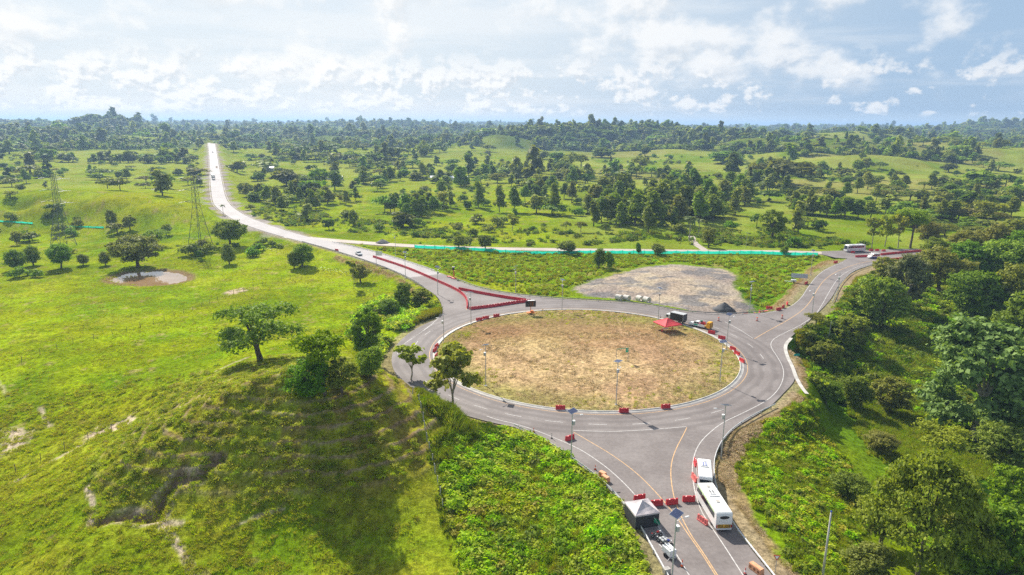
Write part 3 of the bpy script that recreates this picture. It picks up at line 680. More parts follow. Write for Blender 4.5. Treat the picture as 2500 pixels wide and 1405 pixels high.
# painted lines
ZM = 0.074
def pline(name, pts, w, mat, z=ZM, n=2): stripe(name, smooth(at(pts), n), w, z, mat, rb)
W_, Y_ = M['line_white'], M['line_yellow']
stripe('edge_line', arc(0, 360, R_IN + 1.7, 241), 0.15, ZM, Y_, rb)
pline('edge_line', [(1903, 820), (1885, 831), (1880, 846.6), (1898.6, 873), (1913, 900), (1913, 926.5), (1898.6, 955.5), (1872, 980), (1811, 1011), (1763, 1033), (1729, 1060), (1707, 1084), (1695, 1110), (1690, 1140), (1690.5, 1165), (1697, 1207), (1710, 1245), (1726, 1273), (1763, 1326), (1811.5, 1402), (1850, 1460)], 0.16, W_)
pline('edge_line', [(1903, 820), (1960.5, 792), (1992, 768), (2006.5, 746), (2026, 710), (2045, 681), (2074, 659), (2118, 645), (2166, 637), (2239, 629), (2400, 617)], 0.16, W_)
pline('edge_line', [(1188, 1017), (1214.6, 1026), (1263, 1037), (1323.5, 1057), (1408, 1093.5), (1448, 1118), (1497, 1154.6), (1555, 1212.6), (1606, 1285), (1630, 1321.6), (1661, 1370), (1685, 1410), (1720, 1470)], 0.16, W_)
pline('edge_line', [(1400, 1052), (1450, 1054), (1500, 1055), (1594, 1050), (1676, 1042.7)], 0.15, W_)
pline('edge_line', [(1730, 766), (1820, 770), (1870, 766), (1914.5, 756), (1936, 746), (1958, 727), (1974, 700), (1998, 670), (2027, 653), (2058, 641)], 0.16, W_)
pline('edge_line', [(1770, 787), (1800, 802), (1838, 827)], 0.16, W_)
pline('edge_line', [(970, 866), (974, 855), (984, 842), (1026, 814), (1066, 783), (1074, 771)], 0.15, W_)
pline('edge_line', [(1003, 830), (1060, 790)], 0.12, W_)
pline('centre_line', [(1400, 1056), (1448, 1084), (1497, 1113), (1557, 1157.6), (1606, 1208), (1647, 1256), (1680, 1306), (1710, 1348), (1745.5, 1404), (1790, 1475)], 0.16, Y_)
pline('centre_line', [(1677, 1045), (1668.6, 1062), (1644.5, 1108), (1636, 1150), (1642, 1203), (1654, 1244), (1685, 1306), (1715, 1348), (1750.5, 1404), (1796, 1475)], 0.16, Y_)
pline('centre_line', [(1842, 828), (1880, 806), (1925, 782), (1962, 757), (1982, 732), (1996, 706), (2012, 684), (2040, 664), (2090, 645), (2130, 637), (2200, 628), (2350, 616)], 0.2, Y_)
pline('edge_line', [(1138, 757), (1143, 738), (1130, 718)], 0.14, Y_)
for a in (-150, -137, -127, -117, -106, -95, -84, -72.5, -61, -8, 3, 14, 25, 160, 172, 184):
    stripe('lane_dash', arc(a, a + 4.6, 46.0, 6), 0.15, ZM, W_, rb)
for d0 in range(0, 150, 3):
    seg = NWC[d0 + 2:d0 + 4]
    if d0 > 110: stripe('lane_dash', np.c_[seg[:, :2], seg[:, 2]], 0.16, 0.066, W_, road)
# NW leg edge lines
stripe('edge_line', offset_line(NWL, -0.9 if True else 0)[:150], 0.16, 0.066, W_, road)
stripe('edge_line', offset_line(NWR, 0.9)[:146], 0.16, 0.066, W_, road)

# ------------------------------------------------------------------ pond
def water_material():
    m = bpy.data.materials.new('muddy_water'); m.use_nodes = True; t = NT(m.node_tree)
    pos = t.n('ShaderNodeNewGeometry').outputs['Position']
    n = t.noise(pos, 0.12, 3, 0.5)
    c = t.mix(t.maprange(n, 0.35, 0.65), (0.30, 0.185, 0.09), (0.36, 0.235, 0.125))
    b = t.n('ShaderNodeBsdfPrincipled', {'Base Color': c, 'Roughness': 0.03, 'IOR': 1.85, 'Normal': t.n('ShaderNodeBump', {'Strength': 0.02, 'Distance': 0.05, 'Height': t.noise(pos, 1.2, 2, 0.5)}).outputs[0]})
    t.n('ShaderNodeOutputMaterial', {'Surface': b.outputs[0]})
    return m
pc = POND.mean(0)
tag(sheet('pond_water', pc + (smooth(np.r_[POND, POND[:1]], 2)[:-1] - pc) * 1.08, -3.82, water_material()), kind='structure')
# ------------------------------------------------------------------ foliage
def leaf_material(name, c_lo, c_hi, trans=0.35, inst=False, var=0.35, dry=None):
    m = bpy.data.materials.new(name); m.use_nodes = True; t = NT(m.node_tree)
    tint = t.n('ShaderNodeAttribute', attribute_name='Tint').outputs['Fac']
    rnd = t.n('ShaderNodeObjectInfo').outputs['Random']
    c = t.mix(tint, c_lo, c_hi)
    hs = t.n('ShaderNodeHueSaturation', {'Hue': t.math('ADD', 0.5, t.math('MULTIPLY', t.math('SUBTRACT', rnd, 0.5), 0.062)), 'Saturation': t.math('ADD', 0.88, t.math('MULTIPLY', rnd, 0.2)),
                                         'Value': t.math('ADD', 1 - var / 2, t.math('MULTIPLY', t.math('FRACT', t.math('MULTIPLY', rnd, 7.31)), var)), 'Color': c}).outputs[0]
    if dry is not None:
        hs = t.mix(t.maprange(t.math('FRACT', t.math('MULTIPLY', rnd, 13.7)), 0.55, 1.0, 0, 0.8), hs, dry)
    b = t.n('ShaderNodeBsdfPrincipled', {'Base Color': hs, 'Roughness': 0.6, 'Specular IOR Level': 0.12})
    tr = t.n('ShaderNodeBsdfTranslucent', {'Color': t.mix(1.0, hs, (1.35, 1.35, 0.45), 'MULTIPLY')})
    mx = t.n('ShaderNodeMixShader', {0: trans, 1: b.outputs[0], 2: tr.outputs[0]})
    t.n('ShaderNodeOutputMaterial', {'Surface': mx.outputs[0]})
    return m
LM = {
 'broad': leaf_material('foliage_broad', (0.088, 0.145, 0.016), (0.335, 0.425, 0.052)),
 'tall': leaf_material('foliage_tall', (0.095, 0.150, 0.013), (0.340, 0.400, 0.036)),
 'round': leaf_material('foliage_round', (0.074, 0.138, 0.014), (0.310, 0.420, 0.044)),
 'yellow': leaf_material('foliage_yellow_green', (0.150, 0.215, 0.010), (0.37, 0.42, 0.022)),
 'pale': leaf_material('foliage_pale', (0.105, 0.155, 0.036), (0.31, 0.37, 0.115), trans=0.25),
 'olive': leaf_material('foliage_olive', (0.105, 0.130, 0.018), (0.330, 0.345, 0.052)),
 'far': leaf_material('foliage_far', (0.080, 0.135, 0.016), (0.300, 0.370, 0.042), var=0.85),
 'herb': leaf_material('foliage_herb', (0.185, 0.315, 0.006), (0.45, 0.60, 0.012), trans=0.48, var=0.5),
 'herb_dark': leaf_material('foliage_herb_dark', (0.070, 0.125, 0.009), (0.205, 0.285, 0.016), trans=0.35, var=0.5),
 'grass': leaf_material('grass_blades', (0.27, 0.32, 0.012), (0.50, 0.54, 0.026), trans=0.35, var=0.5, dry=(0.27, 0.22, 0.075)),
 'tallgrass': leaf_material('tall_grass_blades', (0.16, 0.235, 0.010), (0.35, 0.40, 0.018), trans=0.4, var=0.5),
 'darkgrass': leaf_material('dark_grass_blades', (0.13, 0.19, 0.010), (0.29, 0.34, 0.018), trans=0.35, var=0.5),
 'yellowgrass': leaf_material('yellow_grass_blades', (0.19, 0.20, 0.010), (0.36, 0.34, 0.022), trans=0.4, var=0.4),
 'straw': leaf_material('straw', (0.42, 0.305, 0.155), (0.66, 0.51, 0.30), trans=0.15, var=0.5, dry=(0.20, 0.135, 0.06)),
 'herb_yellow': leaf_material('foliage_herb_yellow', (0.24, 0.28, 0.008), (0.48, 0.48, 0.016), trans=0.4, var=0.4),
}
def leaves(lobes, n, size, seed, shell=0.62, up=0.25, out=0.6, aspect=0.62, droop=0.0):
    """leaf sprays spread through the volume of several lobes"""
    r = np.random.default_rng(seed); L = np.array(lobes, float)
    wgt = (L[:, 3] * L[:, 4] + L[:, 3] * L[:, 5]) ; k = r.choice(len(L), n, p=wgt / wgt.sum())
    d = r.normal(size=(n, 3)); d /= np.linalg.norm(d, axis=1)[:, None]
    d[:, 2] = np.where(d[:, 2] < -0.35, -d[:, 2], d[:, 2])
    rad = shell + (1 - shell) * r.random(n) ** 0.6
    rad *= 1 + 0.34 * np.sin(d[:, 0] * 5 + k) * np.cos(d[:, 1] * 6 + 2 * k) + 0.22 * np.sin(d[:, 2] * 9 + 3 * k)
    P = L[k, :3] + d * L[k, 3:6] * rad[:, None]
    nr = d * out + r.normal(size=(n, 3)) * 0.55 + np.array((0, 0, up)); nr /= np.linalg.norm(nr, axis=1)[:, None]
    t = np.cross(nr, r.normal(size=(n, 3))); t /= np.linalg.norm(t, axis=1)[:, None]; b = np.cross(nr, t)
    s = size * (0.55 + 0.9 * r.random(n))[:, None]
    bend = nr * s * 0.22
    V = np.stack([P - t * s, P - b * s * aspect + bend, P + t * s - bend * droop, P + b * s * aspect + bend], 1)
    tint = np.clip(r.normal(0.5, 0.22, n) + 0.18 * r.random(len(L))[k], 0, 1)
    return V.reshape(-1, 3), np.arange(4 * n).reshape(n, 4), np.repeat(tint, 4)
def foliage_mesh(name, mat, V, Fc, tint):
    me = mesh_np(name, V, Fc, mat)
    a = me.attributes.new('Tint', 'FLOAT', 'POINT'); a.data.foreach_set('value', tint.astype(np.float32))
    return me
def limbs(name, base_r, h, targets, mat, seed, split=0.35, lean=0.05):
    r = random.Random(seed); b = MB()
    fork = Vector((r.uniform(-lean, lean) * h, r.uniform(-lean, lean) * h, h * split))
    b.tube([(0, 0, -0.6), (0, 0, 0.15 * h * split), fork * 0.6 + Vector((0.02 * h * r.uniform(-1, 1), 0, 0)), fork], [base_r * 1.5, base_r * 1.1, base_r * 0.9, base_r * 0.8], 7)
    for T in targets:
        T = Vector(T[:3]); mid = fork * 0.45 + T * 0.55; mid.z += 0.06 * h * r.uniform(0, 1); mid.x += 0.05 * h * r.uniform(-1, 1)
        b.tube([fork - Vector((0, 0, base_r)), fork * 0.8 + mid * 0.2, mid, T], [base_r * .62, base_r * .5, base_r * .32, base_r * .12], 5)
        for q in range(2):
            S = T + Vector((r.uniform(-1, 1), r.uniform(-1, 1), r.uniform(0, 1))) * h * 0.12
            b.tube([mid, S], base_r * .2, 4, base_r * .06)
    return b.mesh(name, mat)
def spread(seed, n, R, z0, z1, rx, rz, hole=0.0):
    r = random.Random(seed); o = []
    for i in range(n):
        a = 2.4 * i + r.uniform(-.5, .5); q = R * math.sqrt((i + .5) / n) * r.uniform(.8, 1.1); q = max(q, hole)
        z = z0 + (z1 - z0) * r.random(); s = r.uniform(.75, 1.25)
        o.append((q * math.cos(a), q * math.sin(a), z, rx * s, rx * s * r.uniform(.8, 1.2), rz * s))
    return o
def ball(seed, n, R, z0, z1, rx, rz, top=1.0):
    """lobes all over a rounded body that comes down near the ground"""
    r = random.Random(seed); o = []; c, hz_ = (z0 + z1) / 2, (z1 - z0) / 2
    for i in range(n):
        u = 1 - 2 * (i + .5) / n; a = 2.4 * i + r.uniform(-.4, .4); q = math.sqrt(max(0, 1 - u * u)) ** .8 * r.uniform(.62, 1.05)
        s = r.uniform(.5, 1.35); o.append((R * q * math.cos(a) * (1 - .22 * max(u, 0)), R * q * math.sin(a) * (1 - .22 * max(u, 0)), c + hz_ * u * r.uniform(.85, 1.05), rx * s, rx * s * r.uniform(.8, 1.2), rz * s))
    r.shuffle(o); return o
PROTO = {}
def proto(key, mat, lobes, n, size, seed, base_r, h, bark='bark', split=0.35, **kw):
    V, Fc, T = leaves(lobes, n, size, seed, **kw)
    cm = foliage_mesh('crown_' + key, LM[mat], V, Fc, T)
    tm = limbs('trunk_' + key, base_r, h, lobes[:7], M[bark], seed, split)
    PROTO.setdefault(key.split('.')[0], []).append((tm, cm, h, 2 * max(math.hypot(l[0], l[1]) + l[3] for l in lobes)))
def dome(seed, n, R, z0, z1, rx, rz):
    """lobes on an umbrella: high in the middle, lower at the rim"""
    r = random.Random(seed); o = []
    for i in range(n):
        a = 2.4 * i + r.uniform(-.3, .3); q = R * math.sqrt((i + .3) / n)
        o.append((q * math.cos(a), q * math.sin(a), z1 - (z1 - z0) * (q / R) ** 2 + r.uniform(-.3, .3), rx * r.uniform(.8, 1.2), rx * r.uniform(.8, 1.2), rz * r.uniform(.8, 1.2)))
    return o
def stack(seed, n, h, zlow, R, rz):
    """lobes stacked up a straight stem"""
    r = random.Random(seed); o = []
    for i in range(n):
        f = i / (n - 1); z = zlow + (h - zlow - rz * .6) * f; a = r.uniform(0, 6.28); q = R * .5 * r.uniform(.2, 1) * (1.15 - .6 * f)
        s = R * (0.75 - 0.38 * f) * r.uniform(.75, 1.2)
        o.append((q * math.cos(a), q * math.sin(a), z, s, s * r.uniform(.8, 1.2), rz * r.uniform(.8, 1.2)))
    return o
# close trees, finely leaved
proto('near_broad', 'broad', spread(1, 17, 6.6, 4.6, 10.8, 2.2, 1.5, 1.0), 8500, 0.24, 1, 0.55, 12, split=0.3, shell=0.5)
proto('near_bushy', 'broad', ball(2, 24, 4.6, 2.0, 9.0, 1.9, 1.5), 10500, 0.25, 2, 0.4, 10.5, split=0.25)
proto('near_yellow', 'yellow', spread(3, 13, 3.6, 7.0, 12.0, 1.8, 1.4), 5200, 0.26, 3, 0.35, 13, split=0.5)
proto('near_dark', 'round', ball(4, 22, 3.6, 1.4, 9.6, 1.7, 1.5), 9500, 0.25, 4, 0.4, 11, split=0.3)
proto('near_sparse', 'yellow', spread(5, 9, 3.0, 3.2, 9.2, 1.15, .75, 0.7), 1150, 0.40, 5, 0.16, 10, 'bark_pale', split=0.28, shell=0.35, aspect=0.8, up=0.5)
proto('near_sparse', 'yellow', spread(6, 11, 2.5, 3.0, 8.6, 1.25, .8, 0.6), 1700, 0.36, 6, 0.17, 9.5, 'bark_pale', split=0.3, shell=0.35, aspect=0.8, up=0.5)
proto('near_pale', 'pale', ball(7, 40, 7.4, 3.0, 18.5, 2.3, 1.6), 17000, 0.40, 7, 0.55, 20, 'bark_pale', split=0.35, shell=0.45, aspect=0.7, up=0.5)
proto('near_feather', 'olive', dome(8, 46, 9.5, 5.0, 11.5, 2.3, .8), 19000, 0.27, 8, 0.38, 12.5, split=0.35, shell=0.3, up=1.0, out=0.3)
proto('near_leafy', 'tall', ball(9, 20, 3.8, 2.4, 11.6, 1.7, 1.3), 8500, 0.27, 9, 0.4, 12.5, split=0.35)
proto('near_leafy', 'broad', ball(10, 24, 4.4, 2.0, 10.8, 1.8, 1.4), 9500, 0.26, 10, 0.4, 12, split=0.3)
proto('near_leafy', 'olive', ball(11, 20, 4.2, 2.6, 10.4, 1.9, 1.2), 8500, 0.26, 11, 0.4, 11.5, split=0.35, up=0.6)
# middle distance
for i in range(4):
    proto('tall', 'tall', stack(20 + i, 11 + i % 3, 13, 2.6 + .6 * i, 3.9, 1.3), 2000, 0.52, 20 + i, 0.22, 13, split=0.75)
for i in range(3):
    proto('round', ('round', 'broad', 'tall')[i], ball(30 + i, 15, 3.3, 1.2, 7.6, 1.7, 1.4), 2300, 0.50, 30 + i, 0.28, 8.8, split=0.25)
for i in range(2):
    proto('umbrella', ('broad', 'olive')[i], dome(40 + i, 15, 6.0, 4.8, 7.6, 1.9, .85), 1700, 0.48, 40 + i, 0.35, 8.6, split=0.4, up=0.6)
for i in range(2):
    proto('light', 'yellow', spread(50 + i, 10, 2.6, 3.5, 9.5, 1.5, 1.1), 900, 0.45, 50 + i, 0.2, 10.5, 'bark_pale', split=0.45, shell=0.4)
proto('bush', 'round', spread(60, 7, 1.3, .5, 1.9, .95, .8), 700, 0.26, 60, 0.08, 2.8, split=0.2)
proto('bush', 'broad', spread(61, 6, 1.5, .5, 1.6, .9, .7), 700, 0.26, 61, 0.08, 2.4, split=0.2)
# far trees (crown and stem in one mesh, for the woodland mass)
def far_mesh(name, kind, i):
    lobes = {0: lambda: ball(70 + i, 8, 2.6, 1.8, 6.8, 1.7, 1.4), 1: lambda: stack(70 + i, 5, 11, 3.0, 3.2, 1.7), 2: lambda: dome(70 + i, 8, 4.4, 4.0, 6.2, 2.1, 1.0)}[kind]()
    V, Fc, T = leaves(lobes, 300, 0.95, 70 + i, shell=0.5, up=0.5)
    b = MB().tube([(0, 0, -1), (0, 0, 5)], 0.3, 4, 0.15)
    n = len(V)
    V = np.r_[V, np.array([tuple(p) for p in b.v])]; bf = [q for q in b.f if len(q) == 4]
    Fc = np.r_[Fc, np.array(bf) + n]; T = np.r_[T, np.zeros(len(b.v))]
    return foliage_mesh(name, LM['far'], V, Fc, T)
# leafy mounds and grass clumps for the undergrowth
def mound(name, mat, n, size, seed, h=0.9, **kw):
    V, Fc, T = leaves(spread(seed, 6, .75, .12 * h, .55 * h, .5, .42 * h), n, size, seed, shell=0.5, up=0.5, **kw)
    return foliage_mesh(name, LM[mat], V, Fc, T)
def blades(name, mat, n, h, rad, wd, seed, lean=0.5):
    r = np.random.default_rng(seed); a = r.random(n) * 6.283; q = rad * np.sqrt(r.random(n))
    B = np.c_[q * np.cos(a), q * np.sin(a), np.full(n, -0.08)]
    a2 = a + r.normal(0, .8, n); hh = h * (0.6 + 0.6 * r.random(n)); ln = lean * hh * (0.3 + r.random(n))
    D = np.c_[np.cos(a2), np.sin(a2), np.zeros(n)]; S = np.c_[-np.sin(a2 + 1), np.cos(a2 + 1), np.zeros(n)] * wd
    mid = B + D * (ln * .35)[:, None] + np.c_[np.zeros((n, 2)), hh * .65]; tip = B + D * ln[:, None] + np.c_[np.zeros((n, 2)), hh]
    V = np.stack([B - S, B + S, mid + S * .8, tip, mid - S * .8], 1).reshape(-1, 3)
    i = np.arange(n) * 5
    Fc = np.r_[np.stack([i, i + 1, i + 2, i + 4], 1), np.stack([i + 4, i + 2, i + 3, i + 3], 1)][:n * 2]
    me = bpy.data.meshes.new(name)
    fs = [tuple(q) for q in np.stack([i, i + 1, i + 2, i + 4], 1)] + [tuple(q) for q in np.stack([i + 4, i + 2, i + 3], 1)]
    me.from_pydata([tuple(p) for p in V], [], fs); me.materials.append(LM[mat])
    t = me.attributes.new('Tint', 'FLOAT', 'POINT'); t.data.foreach_set('value', np.repeat(r.random(n), 5).astype(np.float32))
    me.update(); return me
def scatter(name, pts, scale, meshes, seed, label, sz=None, sxy=None):
    """one object of stuff: points that carry copies of a few small meshes"""
    r = np.random.default_rng(seed); n = len(pts)
    coll = bpy.data.collections.new(name + '_kinds')
    for i, me in enumerate(meshes): coll.objects.link(bpy.data.objects.new('%s_%02d' % (name, i), me))
    me = bpy.data.meshes.new(name); me.vertices.add(n); me.vertices.foreach_set('co', np.asarray(pts, np.float32).ravel())
    a = me.attributes.new('scl', 'FLOAT_VECTOR', 'POINT')
    sv = np.repeat(np.asarray(scale, np.float32)[:, None], 3, 1)
    if sz is not None: sv[:, 2] *= sz
    if sxy is not None: sv[:, :2] *= np.asarray(sxy)[:, None]
    a.data.foreach_set('vector', sv.ravel())
    a = me.attributes.new('rotv', 'FLOAT_VECTOR', 'POINT'); a.data.foreach_set('vector', np.c_[np.zeros((n, 2)), r.random(n) * 6.283].astype(np.float32).ravel())
    a = me.attributes.new('pick', 'INT', 'POINT'); a.data.foreach_set('value', r.integers(0, len(meshes), n).astype(np.int32))
    o = link(name, me); tag(o, label, kind='stuff')
    ng = bpy.data.node_groups.new(name, 'GeometryNodeTree')
    ng.interface.new_socket('Geometry', in_out='INPUT', socket_type='NodeSocketGeometry'); ng.interface.new_socket('Geometry', in_out='OUTPUT', socket_type='NodeSocketGeometry')
    N = ng.nodes.new; gi, go = N('NodeGroupInput'), N('NodeGroupOutput')
    ci = N('GeometryNodeCollectionInfo'); ci.inputs['Collection'].default_value = coll; ci.inputs['Separate Children'].default_value = True; ci.inputs['Reset Children'].default_value = True
    ip = N('GeometryNodeInstanceOnPoints'); ip.inputs['Pick Instance'].default_value = True
    def attr(nm, ty):
        q = N('GeometryNodeInputNamedAttribute'); q.data_type = ty; q.inputs['Name'].default_value = nm; return [s for s in q.outputs if s.enabled and s.name == 'Attribute'][0]
    K = ng.links.new
    K(gi.outputs[0], ip.inputs['Points']); K(ci.outputs[0], ip.inputs['Instance']); K(attr('pick', 'INT'), ip.inputs['Instance Index'])
    e2r = N('FunctionNodeEulerToRotation'); K(attr('rotv', 'FLOAT_VECTOR'), e2r.inputs[0]); K(e2r.outputs[0], ip.inputs['Rotation'])
    K(attr('scl', 'FLOAT_VECTOR'), ip.inputs['Scale']); K(ip.outputs[0], go.inputs[0])
    md = o.modifiers.new('copies', 'NODES'); md.node_group = ng
    return o
def fill(poly, n, seed, margin_road=0.6, dens=None, soft=3.0):
    """random ground points inside a plan polygon, thinning out at its rim"""
    r = np.random.default_rng(seed); lo, hi = poly.min(0), poly.max(0); o = np.zeros((0, 2))
    while len(o) < n:
        q = lo + (hi - lo) * r.random((4 * n, 2)); k = in_poly(q[:, 0], q[:, 1], poly)
        q = q[k]
        if len(q) == 0: break
        if soft:
            pd_ = -poly_dist(q[:, 0], q[:, 1], poly) + (fbm(q[:, 0], q[:, 1], 4.5, 3, 61) - .55) * 2.4 * soft
            q = q[r.random(len(q)) < sstep(pd_, -.3 * soft, soft)]
        if dens is not None: q = q[r.random(len(q)) < dens(q[:, 0], q[:, 1])]
        o = np.r_[o, q]
    o = o[:n]; z, rd = ground(o[:, 0], o[:, 1], True, True)
    k = rd > margin_road
    return np.c_[o, z][k]
WB = P2([(1185, 1030), (1260, 1052), (1320, 1082), (1400, 1134), (1440, 1169), (1490, 1214), (1520, 1255), (1556, 1310), (1584, 1360), (1604, 1405), (1650, 1500), (1130, 1500), (1120, 1330), (1085, 1210), (1070, 1130), (1110, 1060)], -0.3)
TG = P2([(965, 915), (1040, 935), (1110, 985), (1190, 1022), (1215, 1045), (1140, 1090), (1100, 1200), (1110, 1320), (1065, 1190), (1035, 1070), (1012, 985)], 4.0)
EB = P2([(1822, 1088), (1872, 1048), (1945, 995), (1985, 965), (2040, 1010), (2075, 1080), (2110, 1180), (2120, 1300), (2120, 1405), (2140, 1500), (1985, 1500), (1925, 1405), (1865, 1310), (1818, 1245), (1798, 1190), (1796, 1140)], -1.5)
CL = P2([(2060, 960), (2200, 930), (2330, 1010), (2380, 1090), (2500, 1090), (2500, 1200), (2250, 1180), (2120, 1160), (2075, 1060)], -11)
ES = P2([(1935, 828), (1965, 800), (2000, 770), (2040, 740), (2060, 735), (2110, 690), (2150, 665), (2180, 700), (2120, 780), (2060, 860), (2010, 960), (1985, 965), (1968, 930), (1955, 870)], -2.5)
NB = P2([(880, 745), (930, 715), (990, 700), (1040, 725), (1068, 745), (1060, 775), (1010, 812), (968, 838), (955, 880), (900, 890), (860, 850), (850, 780)], -0.5)
RF = P2([(1985, 970), (2010, 900), (2080, 800), (2150, 710), (2200, 650), (2300, 632), (2560, 610), (2560, 1100), (2380, 1080), (2300, 990), (2200, 920), (2060, 955)], -6)
YG = P2([(1935, 830), (1960, 806), (1992, 780), (2032, 742), (2060, 738), (2085, 690), (2120, 680), (2100, 720), (2040, 780), (1990, 830), (1985, 900), (1968, 905), (1955, 865)], -1.5)
YG2 = P2([(975, 842), (1000, 800), (1040, 765), (1072, 755), (1076, 775), (1030, 810), (990, 835)], -0.5)
herb = [mound('herb_a', 'herb', 150, 0.17, 81), mound('herb_b', 'herb', 130, 0.19, 82, 1.1), mound('herb_c', 'herb_dark', 140, 0.18, 83, .8)]
herbd = [mound('herbd_a', 'herb_dark', 150, 0.19, 84, 1.2), mound('herbd_b', 'herb_dark', 140, 0.17, 85), mound('herbd_c', 'herb', 130, 0.18, 86)]
tallg = [blades('tall_a', 'tallgrass', 46, 1.0, .42, .035, 87), blades('tall_b', 'tallgrass', 40, 1.1, .38, .04, 88, .35)]
darkg = blades('dark_a', 'darkgrass', 46, 1.0, .42, .035, 97, .4)
yelg = [blades('yel_a', 'yellowgrass', 46, 1.0, .42, .035, 89), blades('yel_b', 'yellowgrass', 40, .9, .45, .04, 90)]
tuft = [blades('tuft_a', 'grass', 22, .42, .30, .030, 91, .8), blades('tuft_b', 'grass', 20, .36, .34, .034, 92, .9), blades('tuft_c', 'grass', 18, .34, .30, .03, 93, .9)]
hay = [blades('hay_a', 'straw', 24, .20, .40, .035, 94, 2.2), blades('hay_b', 'straw', 20, .16, .45, .04, 95, 2.6), blades('hay_c', 'grass', 20, .26, .35, .035, 96, 1.0)]
rv = np.random.default_rng(5)
def sc(n, a, b): return a + (b - a) * rv.random(n) ** 1.5
hyel = [mound('herby_a', 'herb_yellow', 120, 0.19, 98, 1.0), mound('herby_b', 'herb_yellow', 110, 0.2, 99, .8)]
hp = fbm  # patchy mixture: leafy mounds of very different size, long grass and yellow herbs
p = fill(WB, 2600, 1, 0.1, soft=1.2, dens=lambda x, y: .25 + .75 * sstep(fbm(x, y, 7, 3, 71), .42, .58)); scatter('bank_undergrowth', p, sc(len(p), .45, 1.3) * (.6 + 1.3 * fbm(p[:, 0], p[:, 1], 5, 3, 72)), [herb[0], herb[1], herb[0]], 1, 'bright leafy undergrowth on the bank beside the south road')
p = fill(WB, 1000, 101, dens=lambda x, y: sstep(fbm(x, y, 9, 3, 73), .5, .62)); scatter('bank_yellow_herbs', p, sc(len(p), .5, 1.5), hyel, 101, 'yellow green herbs in patches on the bank beside the south road')
p = fill(WB, 180, 102, dens=lambda x, y: sstep(fbm(x, y, 8, 3, 74), .5, .62)); scatter('bank_dark_weeds', p, sc(len(p), .7, 1.8), herbd, 102, 'taller dark weeds scattered over the bank beside the south road')
p = fill(WB, 5200, 103, 0.0, soft=.8); scatter('bank_grass', p, sc(len(p), .4, 1.2), [tallg[0], tallg[1], yelg[0], darkg], 103, 'long grass between the weeds of the south bank')
p = fill(EB, 1900, 2, dens=lambda x, y: .12 + .88 * sstep(fbm(x, y, 9, 3, 8), .46, .62)); scatter('slope_undergrowth', p, sc(len(p), .4, 1.4), [herb[0], herb[1], herb[2], hyel[0]], 2, 'green leafy undergrowth beyond the dry verge')
p = fill(EB, 9000, 22); scatter('slope_grass', p, sc(len(p), .4, .95), tallg, 22, 'long green grass beyond the dry verge')
p = fill(TG, 4600, 3, soft=7.0); scatter('bank_tall_grass', p, sc(len(p), .6, 1.9) * (.45 + .75 * sstep(-poly_dist(p[:, 0], p[:, 1], TG), 0, 5)), [tallg[0], darkg, darkg, darkg, tallg[1]], 3, 'tall grass on the steep bank of the hill')
p = fill(CL, 9000, 4); scatter('clearing_grass', p, sc(len(p), .6, 1.2), tallg, 4, 'long green grass in the clearing below the road')
p = fill(RF, 4200, 5, 1.0); scatter('woodland_undergrowth', p, sc(len(p), .8, 2.4), [herbd[0], herbd[1], herbd[2], herb[0], tallg[0]], 5, 'dark undergrowth below the trees east of the road')
p = fill(ES, 900, 6, .8); scatter('embankment_undergrowth', p, sc(len(p), .9, 2.6), herbd, 6, 'leafy shrubs down the embankment beside the east road')
p = fill(YG, 2200, 7, .5); scatter('embankment_grass', p, sc(len(p), .8, 1.9), yelg, 7, 'yellow green grass on the shoulder of the embankment')
p = fill(YG2, 900, 9, .6); scatter('roadside_grass', p, sc(len(p), .9, 2.0), yelg, 9, 'yellow grass along the west edge of the roundabout')
p = fill(NB, 1000, 8, 1.0, dens=lambda x, y: sstep(fbm(x, y, 8, 3, 18), .42, .6)); scatter('roadside_undergrowth', p, sc(len(p), .8, 2.4), herb, 8, 'leafy weeds along the west edge of the roundabout')
SLP = P2([(2110, 770), (2200, 735), (2300, 850), (2335, 960), (2200, 965), (2090, 900)], -8)
p = fill(SLP, 4200, 120); scatter('shaded_slope_grass', p, sc(len(p), .7, 1.8), [tallg[0], darkg, darkg, tallg[1]], 120, 'tall shaded grass on the slope between the woods and the clearing')
HILL = np.array([(-95, 48), (-12, 48), (-8, 70), (-14, 100), (-22, 122), (-30, 146), (-60, 150), (-110, 140), (-120, 90)], float)
def terr(x, y):
    z = ground(x, y); return 1 - .92 * sstep(np.sin(z * 4.2 + 3.5 * fbm(x, y, 7, 3, 21)) * .5 + .5, .74, .92) * sstep(z, 1, 4)
p = fill(HILL, 34000, 10, dens=lambda x, y: (.04 + .96 * sstep(fbm(x, y, 1.5, 3, 11, .6), .44, .60)) * terr(x, y), soft=12.0); scatter('hill_grass', p, sc(len(p), .5, 1.25), tuft, 10, 'tufted pasture grass on the foreground hill')
tus_m = [mound('tussock_a', 'grass', 90, 0.13, 111, .55), mound('tussock_b', 'grass', 80, 0.14, 112, .45), mound('tussock_c', 'darkgrass', 80, 0.13, 113, .5)]
p = fill(HILL, 3800, 110, dens=lambda x, y: (.03 + .97 * sstep(fbm(x, y, 1.5, 3, 11, .6), .47, .60)) * sstep(ground(x, y), .5, 5) * terr(x, y), soft=8.0); scatter('hill_tussocks', p, sc(len(p), .35, .95), tus_m, 110, 'coarse grass tussocks over the face of the foreground hill')
PAST = np.array([(-120, 130), (-40, 140), (-25, 180), (-20, 230), (-60, 290), (-150, 300), (-220, 260), (-220, 160)], float)
p = fill(PAST, 16000, 11, dens=lambda x, y: .1 + .9 * sstep(fbm(x, y, 6, 3, 12), .5, .68)); scatter('pasture_grass', p, sc(len(p), .5, 1.2), [tuft[2], tuft[0]], 11, 'grass tufts across the bright west pasture')
